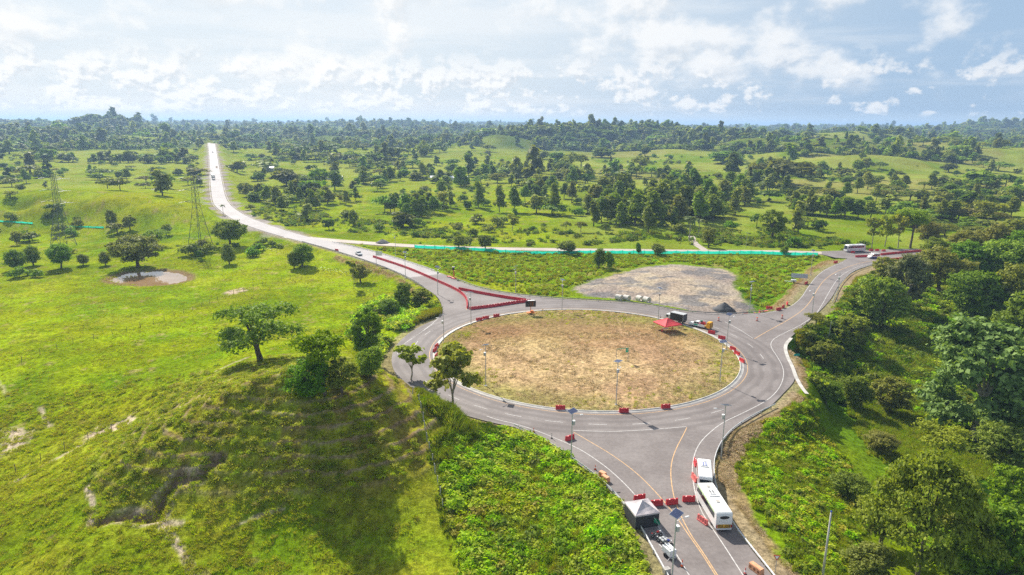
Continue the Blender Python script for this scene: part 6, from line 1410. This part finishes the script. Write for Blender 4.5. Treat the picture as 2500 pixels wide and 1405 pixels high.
# ------------------------------------------------------------------ vehicles
def put(name, lab, cat, x, y, deg, z=.066):
    return thing(name, lab, cat, (x, y, z), math.radians(deg))
def wheels(o, xs, w_, r=.5, wd=.28, n=16):
    for x in xs:
        for s in (-1, 1):
            q = link('wheel', MB().wheel((0, 0, 0), r, wd, 'y', n).mesh('tyre', M['rubber']), o, (x, s * (w_ / 2 - wd / 2 - .01), r)); MB().disc((0, s * wd * .35, 0), r * .56, 'y', 12).build('rim', M['galv'], q)
def bus(name, lab, x, y, deg, L, w_, h, stripe=None, tail=True, ac=True, panes=6, roofmark='blue', rear='oval'):
    o = put(name, lab, 'bus', x, y, deg); c = h - .45
    pr = [(-L / 2, .38), (L / 2 - .12, .38), (L / 2, .6), (L / 2 + .02, 1.25), (L / 2 - .35, h - .35), (L / 2 - .75, h - .02), (L / 2 - 1.2, h), (-L / 2 + .25, h), (-L / 2 + .02, h - .3), (-L / 2 - .03, 1.0)]
    MB().prism(pr, -w_ / 2, w_ / 2, 'y').build('body', M['bus_white'], o, bevel=.09)
    step = (L - 2.4) / panes
    for s in (-1, 1):
        for k in range(panes):
            x0 = -L / 2 + .9 + step * k; MB().box((x0 + step / 2, s * (w_ / 2 + .006), h - .98), (step - .06, .02, .86)).build('window', M['dark_glass'], o)
        xf = L / 2 - .95; MB().add([(xf - .5, s * (w_ / 2 + .012), h - 1.4), (xf + .45, s * (w_ / 2 + .012), h - 1.5), (xf + .2, s * (w_ / 2 + .012), h - .75), (xf - .5, s * (w_ / 2 + .012), h - .56)], [(0, 1, 2, 3) if s < 0 else (3, 2, 1, 0)]).build('driver_window', M['dark_glass'], o)
        MB().tube([(L / 2 - .3, s * w_ / 2, h - .5), (L / 2 + .15, s * (w_ / 2 + .25), h - .6), (L / 2 + .15, s * (w_ / 2 + .25), h - 1.0)], .05, 6).build('mirror', M['white_paint'], o)
        if stripe: MB().box((0.3, s * (w_ / 2 + .008), h - .44), (L - 1.6, .02, .09)).build('stripe', stripe, o)
        MB().box((L / 2 - .06, s * w_ * .36, .85), (.14, .34, .2)).build('headlight', M['reflective'], o)
    MB().add([(L / 2 + .022, -w_ * .44, 1.35), (L / 2 + .022, w_ * .44, 1.35), (L / 2 - .33, w_ * .42, h - .38), (L / 2 - .33, -w_ * .42, h - .38)], [(0, 1, 2, 3)]).build('windscreen', M['dark_glass'], o)
    xr = -L / 2 - .035
    if rear == 'oval':
        V = [(xr - .0, .72 * math.cos(a) * w_ / 2.4, h - .72 + .26 * math.sin(a)) for a in np.linspace(0, 2 * math.pi, 20, endpoint=False)]; MB().add([(p[0] + (p[2] - 1.0) * .026 - .01, p[1], p[2]) for p in V], [tuple(range(19, -1, -1))]).build('rear_window', M['dark_glass'], o)
    else: MB().box((xr + .02, 0, h - .78), (.05, w_ * .82, .62)).build('rear_window', M['dark_glass'], o)
    if tail:
        wide = rear == 'oval'; zc_, hh, ww = (.98, .30, w_ * .40) if wide else (.95, .18, w_ * .17); yc = 0 if wide else w_ * .29
        MB().box((xr - .015, yc, zc_), (.03, 2 * ww, 2 * hh)).build('warning_panel', pbr('warning_yellow', (.66, .36, .02), .45), o)
        b = MB()
        for k in range(-4, 5):
            if k == 0: continue
            s = 1 if k > 0 else -1; y0 = (abs(k) - .5) * ww / 4.4; q = .10 * ww
            P = [(xr - .034, yc + s * (y0 - q * .5), zc_ - hh * .95), (xr - .034, yc + s * (y0 + q * .5), zc_ - hh * .95), (xr - .034, yc + s * min(y0 + q * .5 + hh * .7, ww * .98), zc_ + hh * .95), (xr - .034, yc + s * min(y0 - q * .5 + hh * .7, ww * .98 - q), zc_ + hh * .95)]
            b.add(P, [(0, 1, 2, 3) if s < 0 else (3, 2, 1, 0)])
        b.build('warning_stripe', M['black_box'], o)
        for s in (-1, 1): MB().box((xr - .01, s * w_ * .45, zc_), (.06, .14, .5)).build('tail_light', M['lamp_red'], o)
    MB().box((xr + .02, 0, .5), (.1, w_ * .96, .24)).build('bumper', M['white_paint'], o, bevel=.03)
    if ac:
        u = MB().box((L * .12, 0, h + .05), (L * .17, w_ * .42, .09)).build('roof_unit', M['white_paint'], o, bevel=.02)
        for i in range(3):
            for j in (-1, 1): MB().disc((L * .12 + (i - 1) * .42, j * .22, h + .098), .16, 'z', 10).build('fan', M['blue' if roofmark == 'blue' else 'black_box'], u)
    MB().box((-L * .02, 0, h + .06), (.09, w_ * .66, .08)).build('roof_rail', M['galv'], o)
    for xx in (L * .30, -L * .16): MB().box((xx, -.05, h + .05), (.62, .52, .09)).build('roof_hatch', M['concrete'] if roofmark != 'blue' else M['white_paint'], o, bevel=.02)
    wheels(o, (L / 2 - 1.9, -L / 2 + 2.2), w_)
    return o
LIME = pbr('lime_stripe', (.28, .55, .06), .4); REDS = pbr('red_stripe', (.55, .03, .05), .4)
a1_ = math.radians(93); bus('bus', 'big white bus with chevron rear panel parked at the south guardrail', 31.62 + math.cos(a1_) * 4.75, 88.35 + math.sin(a1_) * 4.75, 93, 9.5, 2.45, 3.1, LIME, True, True, 7, 'black')
a2_ = math.radians(77); bus('bus', 'smaller white bus with red trim parked ahead of the big bus', 31.75 + math.cos(a2_) * 3.6, 98.95 + math.sin(a2_) * 3.6, 77, 7.2, 2.2, 2.95, REDS, True, True, 5, 'blue', 'wide')
bus('coach', 'white coach with a long dark window band on the east road', 163.3, 315.8, 193.4, 10.2, 2.5, 3.4, None, False, True, 7, 'blue', 'wide')
def van(x, y, deg, lab):
    o = put('minivan', lab, 'van', x, y, deg); L, w_, h = 5.2, 1.9, 2.3
    pr = [(-L / 2, .3), (L / 2, .3), (L / 2 + .03, .85), (L / 2 - .75, 1.15), (L / 2 - 1.7, h - .06), (L / 2 - 2.1, h), (-L / 2 + .12, h), (-L / 2, h - .2)]
    MB().prism(pr, -w_ / 2, w_ / 2, 'y').build('body', M['bus_white'], o, bevel=.08)
    for s in (-1, 1):
        MB().box((-.3, s * (w_ / 2 + .006), .62), (L - .9, .02, .55)).build('lower_stripe', M['blue'], o)
        for k in range(3): MB().box((-1.75 + 1.15 * k, s * (w_ / 2 + .006), 1.62), (1.08, .02, .6)).build('window', M['dark_glass'], o)
        MB().box((L / 2 - .02, s * .68, .78), (.1, .3, .18)).build('headlight', M['reflective'], o)
    MB().add([(L / 2 - .80, -.82, 1.22), (L / 2 - .80, .82, 1.22), (L / 2 - 1.62, .78, h - .12), (L / 2 - 1.62, -.78, h - .12)], [(0, 1, 2, 3)]).build('windscreen', M['dark_glass'], o, loc=(.03, 0, .02))
    MB().box((-L / 2 - .01, 0, 1.65), (.03, 1.5, .55)).build('rear_window', M['dark_glass'], o); MB().box((-.5, 0, h + .06), (1.6, 1.2, .1)).build('roof_vent', M['white_paint'], o, bevel=.03); wheels(o, (L / 2 - .95, -L / 2 + 1.1), w_, .34, .22)
van(163.8, 299.3, 192, 'white and blue passenger van on the east road')
def pickup(x, y, deg, lab, col='bus_white', z=.066, load=None, s=1.0):
    o = put('pickup_truck', lab, 'pickup truck', x, y, deg, z); o.scale = (s, s, s); L, w_ = 5.2, 1.85
    MB().prism([(-L / 2, .4), (L / 2, .4), (L / 2 + .02, .75), (L / 2 - .1, 1.0), (L / 2 - 1.35, 1.12), (-L / 2, 1.12)], -w_ / 2, w_ / 2, 'y').build('body', M[col], o, bevel=.06)
    MB().prism([(L / 2 - 1.3, 1.1), (L / 2 - 2.0, 1.72), (L / 2 - 3.1, 1.75), (L / 2 - 3.4, 1.1)], -w_ / 2 + .1, w_ / 2 - .1, 'y').build('cab', M[col], o, bevel=.05)
    MB().add([(L / 2 - 1.36, -.72, 1.16), (L / 2 - 1.36, .72, 1.16), (L / 2 - 1.95, .68, 1.68), (L / 2 - 1.95, -.68, 1.68)], [(0, 1, 2, 3)]).build('windscreen', M['dark_glass'], o, loc=(.04, 0, .03))
    for q in (-1, 1):
        for k in (0, 1): MB().box((L / 2 - 2.15 - .75 * k, q * (w_ / 2 - .095), 1.42), (.66, .03, .46)).build('window', M['dark_glass'], o)
        MB().box((L / 2 - .04, q * .7, .8), (.1, .3, .16)).build('headlight', M['reflective'], o); MB().box((-L / 2 - .01, q * .82, .9), (.05, .12, .3)).build('tail_light', M['lamp_red'], o)
    MB().box((-L / 2 + .85, 0, 1.128), (1.5, 1.5, .02)).build('load_bed', M['black_box'], o); MB().box((L / 2 + .06, 0, .5), (.14, w_ * .95, .2)).build('bumper', M['galv'], o); wheels(o, (L / 2 - .9, -L / 2 + 1.05), w_, .38, .24)
    return o
pickup(-70.0, 301.0, -58, 'white pickup driving down the north-west road towards the roundabout')
o = pickup(55.6, 192.4, 137, 'white service pickup with green markings in front of the black truck', s=1.0)
MB().box((.2, .94, .8), (1.2, .02, .4)).build('green_marking', M['sign_green'], o); MB().box((-1.7, 0, 1.5), (1.3, 1.4, .7), top=(.7, .7)).build('tool_load', M['lamp_red'], o, bevel=.08); MB().box((-1.2, .2, 2.0), (.6, .5, .4)).build('green_case', M['flag_green'], o, bevel=.04)
o = put('crash_cushion', 'yellow crash cushion behind the white service pickup', 'crash cushion', 58.3, 189.6, 137); MB().box((0, 0, 1.35), (1.1, 2.1, 1.7)).build('cushion_box', M['yellow'], o, bevel=.06); MB().box((.0, 0, 2.23), (1.0, 1.0, .1)).build('lid', M['yellow'], o); MB().box((.6, 0, .5), (2.0, .8, .14)).build('frame', M['black_box'], o); MB().box((-.57, -.5, 1.35), (.03, .3, 1.3)).box((-.57, .5, 1.35), (.03, .3, 1.3)).build('dark_bar', M['black_box'], o); wheels(o, (0,), 1.8, .34, .22)
def box_truck(x, y, deg, lab, box_mat, cab_mat, z=.066, L=6.6, s=1.0):
    o = put('box_truck', lab, 'truck', x, y, deg, z); o.scale = (s, s, s); w_ = 2.3
    MB().box((-.4, 0, .75), (L - .6, .9, .25)).build('chassis', M['black_box'], o)
    MB().prism([(L / 2 - 1.9, .6), (L / 2, .6), (L / 2 + .02, 1.25), (L / 2 - .45, 2.2), (L / 2 - .7, 2.3), (L / 2 - 1.9, 2.3)], -w_ / 2 + .1, w_ / 2 - .1, 'y').build('cab', M[cab_mat], o, bevel=.07)
    MB().add([(L / 2 - .02, -.95, 1.32), (L / 2 - .02, .95, 1.32), (L / 2 - .42, .92, 2.12), (L / 2 - .42, -.92, 2.12)], [(0, 1, 2, 3)]).build('windscreen', M['dark_glass'], o, loc=(.03, 0, .02))
    for q in (-1, 1): MB().box((L / 2 - 1.1, q * (w_ / 2 - .095), 1.75), (.8, .03, .6)).build('window', M['dark_glass'], o); MB().box((L / 2 + .0, q * .8, .85), (.1, .3, .18)).build('headlight', M['reflective'], o)
    lb = L - 2.1; xc = -L / 2 + lb / 2; MB().box((xc, 0, 2.0), (lb, w_, 2.2)).build('cargo_box', M[box_mat], o, bevel=.03)
    for q in (-1, 1):
        for xx in (-lb / 2 + .03, lb / 2 - .03): MB().box((xc + xx, q * (w_ / 2 + .012), 2.0), (.1, .05, 2.24)).build('corner_post', M['galv'], o)
    MB().box((xc, 0, 3.13), (lb + .05, w_ + .05, .06)).build('roof_edge', M['galv'], o); wheels(o, (L / 2 - 1.0, -L / 2 + 1.3), w_, .48, .26)
    return o
box_truck(49.9, 196.9, 135, 'black box truck with white cab parked behind the red tent', 'black_box', 'white_paint')
def on_nw(px, py):
    q = road_at(np.array([(px, py)], float))[0]; return float(q[0]), float(q[1]), float(q[2]) + .07
for px, py, mat, lab in ((521, 437, 'truck_blue', 'dark-bodied white-cab truck on the straight far road'),):
    x, y, z = on_nw(px, py); box_truck(x, y, -62, lab, mat, 'white_paint', z, 8.5, 1.15)
def car(x, y, z, deg, mat, lab):
    o = put('car', lab, 'car', x, y, deg, z); MB().prism([(-2.1, .3), (2.1, .3), (2.12, .7), (1.1, .92), (-1.9, .95), (-2.1, .8)], -.87, .87, 'y').build('body', M[mat], o, bevel=.07); MB().prism([(1.0, .9), (.3, 1.42), (-1.0, 1.45), (-1.7, .92)], -.78, .78, 'y').build('cabin', M['dark_glass'], o, bevel=.06); MB().box((-.35, 0, 1.46), (1.2, 1.3, .04)).build('roof', M[mat], o); wheels(o, (1.3, -1.3), 1.75, .32, .2)
x, y, z = on_nw(519, 373); car(x, y, z, -65, 'car_dark', 'dark car near the crest of the far road')
x, y, z = on_nw(529, 410); car(x, y, z, 115, 'yellow', 'small yellow car climbing the far road')
# ------------------------------------------------------------------ tents and what stands by them
def tent(x, y, deg, side, eave, apex, mat, lab, wall=None, z=None):
    o = thing('canopy_tent', lab, 'tent', (x, y, gz(x, y) if z is None else z), math.radians(deg)); s = side / 2; v = .24
    cs = [(-s, -s), (s, -s), (s, s), (-s, s)]
    for k in range(4):
        A, B = cs[k], cs[(k + 1) % 4]; n = 5; V = []
        for i in range(n):
            f = i / (n - 1)
            for t_ in np.linspace(0, 1, 5): V.append(((A[0] + (B[0] - A[0]) * f) * (1 - t_), (A[1] + (B[1] - A[1]) * f) * (1 - t_), eave + (apex - eave) * t_ - .16 * math.sin(math.pi * t_) * math.sin(math.pi * f) - .05 * math.sin(math.pi * f) * (1 - t_)))
        MB().add(V, [(i * 5 + j, i * 5 + 5 + j, i * 5 + 6 + j, i * 5 + 1 + j) for i in range(n - 1) for j in range(4)]).build('roof_panel', M[mat], o)
        MB().add([(A[0] * 1.003, A[1] * 1.003, eave), (B[0] * 1.003, B[1] * 1.003, eave), (B[0] * 1.01, B[1] * 1.01, eave - v), (A[0] * 1.01, A[1] * 1.01, eave - v)], [(0, 3, 2, 1)]).build('valance', M[mat], o)
        MB().tube([(A[0] * .97, A[1] * .97, 0), (A[0] * .97, A[1] * .97, eave - .02)], .035, 6).build('leg', M['steel'], o)
        MB().tube([(A[0] * .97, A[1] * .97, eave - .08), (B[0] * .97, B[1] * .97, eave - .08)], .025, 5).build('frame_bar', M['steel'], o)
        if wall and k in wall: MB().add([(A[0] * .98, A[1] * .98, .05), (B[0] * .98, B[1] * .98, .05), (B[0] * .98, B[1] * .98, eave - .1), (A[0] * .98, A[1] * .98, eave - .1)], [(0, 1, 2, 3)]).build('side_wall', M['canvas_dark'], o)
    return o
tent(45.2, 187.1, 24, 5.9, 2.35, 3.9, 'canvas_red', 'red pyramid tent on the north-east side of the island')
tent(19.9, 91.1, 14.8, 3.95, 2.4, 3.6, 'canvas_grey', 'grey pyramid tent at the west edge of the south road', wall=(0, 3), z=.066)
def table(x, y, deg, lab):
    o = thing('folding_table', lab, 'table', (x, y, gz(x, y)), math.radians(deg)); MB().box((0, 0, .74), (1.8, .75, .05)).build('top', M['white_paint'], o)
    for a in (-.8, .8):
        for b_ in (-.3, .3): MB().tube([(a, b_, 0), (a, b_, .72)], .02, 5).build('leg', M['steel'], o)
table(44.6, 186.6, 24, 'folding table in the shade of the red tent')
def chair(x, y, deg, lab):
    o = thing('plastic_chair', lab, 'chair', (x, y, gz(x, y)), math.radians(deg)); MB().box((0, 0, .44), (.46, .46, .05)).build('seat', M['red_plastic'], o); MB().box((-.22, 0, .75), (.05, .44, .5)).build('backrest', M['red_plastic'], o)
    for a in (-.2, .2):
        for b_ in (-.2, .2): MB().tube([(a, b_, 0), (a, b_, .43)], .025, 5).build('leg', M['red_plastic'], o)
chair(46.6, 187.2, 200, 'red chair at the right of the table under the red tent'); chair(43.4, 185.2, 60, 'red chair at the left of the table under the red tent')
x, y, z = P3(1600, 1296); o = thing('flag', 'green flag leaning out from under the grey tent', 'flag', (x, y, z), .3); MB().tube([(.9, -1.3, 0), (-.2, .25, 2.1)], .025, 5).build('staff', M['galv'], o)
V = []
for i in range(6):
    for j in range(5): V.append((-.22 + .17 * i + .05 * math.sin(j), .2 - .05 * i + .10 * math.sin(i * 1.5 + j), 2.1 - .20 * j - .10 * i))
MB().add(V, [(i * 5 + j, i * 5 + 5 + j, i * 5 + 6 + j, i * 5 + 1 + j) for i in range(5) for j in range(4)]).build('cloth', M['flag_green'], o)
def motorbike(px, py, deg, mat, lab):
    x, y, z = P3(px, py); o = put('motorcycle', lab, 'motorcycle', x, y, deg)
    for xx in (-.65, .65): q = link('wheel', MB().wheel((0, 0, 0), .31, .11, 'y', 16).mesh('tyre', M['rubber']), o, (xx, 0, .31)); MB().disc((0, -.02, 0), .17).disc((0, .02, 0), .17).build('rim', M['galv'], q)
    MB().box((0, 0, .48), (.5, .3, .36)).build('engine', M['steel'], o, bevel=.05); MB().tube([(.65, 0, .31), (.42, 0, .98)], .045, 6).build('fork', M['galv'], o); MB().tube([(-.65, 0, .31), (-.1, 0, .5), (.42, 0, .88)], .05, 6).build('frame', M['black_box'], o)
    MB().box((.16, 0, .86), (.5, .28, .24), top=(.75, .7)).build('fuel_tank', M[mat], o, bevel=.05); MB().box((-.38, 0, .84), (.72, .27, .11)).build('seat', M['rubber'], o, bevel=.03); MB().tube([(.34, -.36, 1.06), (.42, 0, .98), (.34, .36, 1.06)], .025, 6).build('handlebar', M['steel'], o); MB().box((.55, 0, .9), (.12, .18, .18)).build('headlight', M['reflective'], o); MB().box((-.72, 0, .82), (.35, .16, .05)).build('mudguard', M[mat], o); MB().tube([(-.1, .16, .3), (-.75, .18, .42)], .05, 6).build('exhaust', M['galv'], o)
motorbike(1603, 1312, 20, 'lamp_red', 'dark red motorcycle parked just below the grey tent'); motorbike(1618, 1326, -25, 'white_paint', 'pale motorcycle between the dark one and the light tower'); motorbike(1629, 1331, -35, 'blue', 'blue motorcycle touching the white light tower')
x, y, z = P3(1633, 1358); o = put('light_tower', 'white mobile light tower trailer on the west shoulder', 'light tower', x, y, 115); MB().box((0, 0, .95), (1.9, 1.15, 1.0)).build('generator_case', M['white_paint'], o, bevel=.08); MB().box((0, 0, .4), (2.3, .9, .12)).tube([(1.1, 0, .4), (2.3, 0, .42)], .05, 6).build('chassis', M['galv'], o); MB().tube([(-.6, .3, 1.5), (1.9, .1, 1.75)], .09, 6).build('mast', M['galv'], o)
for k in range(4): MB().box((1.2 + .32 * (k % 2) * 1.6, -.2 + .5 * (k // 2), 1.85), (.42, .34, .16)).build('floodlight', M['galv'], o, bevel=.02)
for s in (-1, 1): MB().wheel((0, s * .66, .33), .33, .2).build('wheel', M['rubber'], o); MB().tube([(-.8 * s, .5 * s, .4), (-.9 * s, 1.0 * s, .0)], .03, 5).build('stabiliser', M['galv'], o)
x, y, z = P3(1627, 1400); o = put('concrete_block', 'pale concrete block at the foot of the foreground lamp', 'block', x, y, 20); MB().box((0, 0, .4), (.9, .7, .8)).build('body', M['concrete'], o, bevel=.03); MB().tube([(-.2, 0, .8), (-.1, 0, .95), (.1, 0, .95), (.2, 0, .8)], .02, 5).build('lifting_loop', M['steel'], o)
# ------------------------------------------------------------------ haze
def haze():
    m = bpy.data.materials.new('haze'); m.use_nodes = True; t = NT(m.node_tree)
    v = t.n('ShaderNodeVolumePrincipled', {'Color': (0.46, 0.68, 1.0, 1), 'Density': 0.00014, 'Anisotropy': 0.25})
    t.n('ShaderNodeOutputMaterial', {'Volume': v.outputs[0]})
    b = MB(); x0, x1, y0, y1, z0, z1 = -26500, 26500, -300, 26600, -30, 100
    b.add([(x0, y0, z0), (x1, y0, z0), (x1, y1, z0), (x0, y1, z0), (x0, y0, z1), (x1, y0, z1), (x1, y1, z1), (x0, y1, z1)],
          [(3, 2, 1, 0), (4, 5, 6, 7), (0, 1, 5, 4), (1, 2, 6, 5), (2, 3, 7, 6), (3, 0, 4, 7)])
    tag(b.build('haze', m), 'pale blue haze over the whole landscape', kind='stuff')
haze()
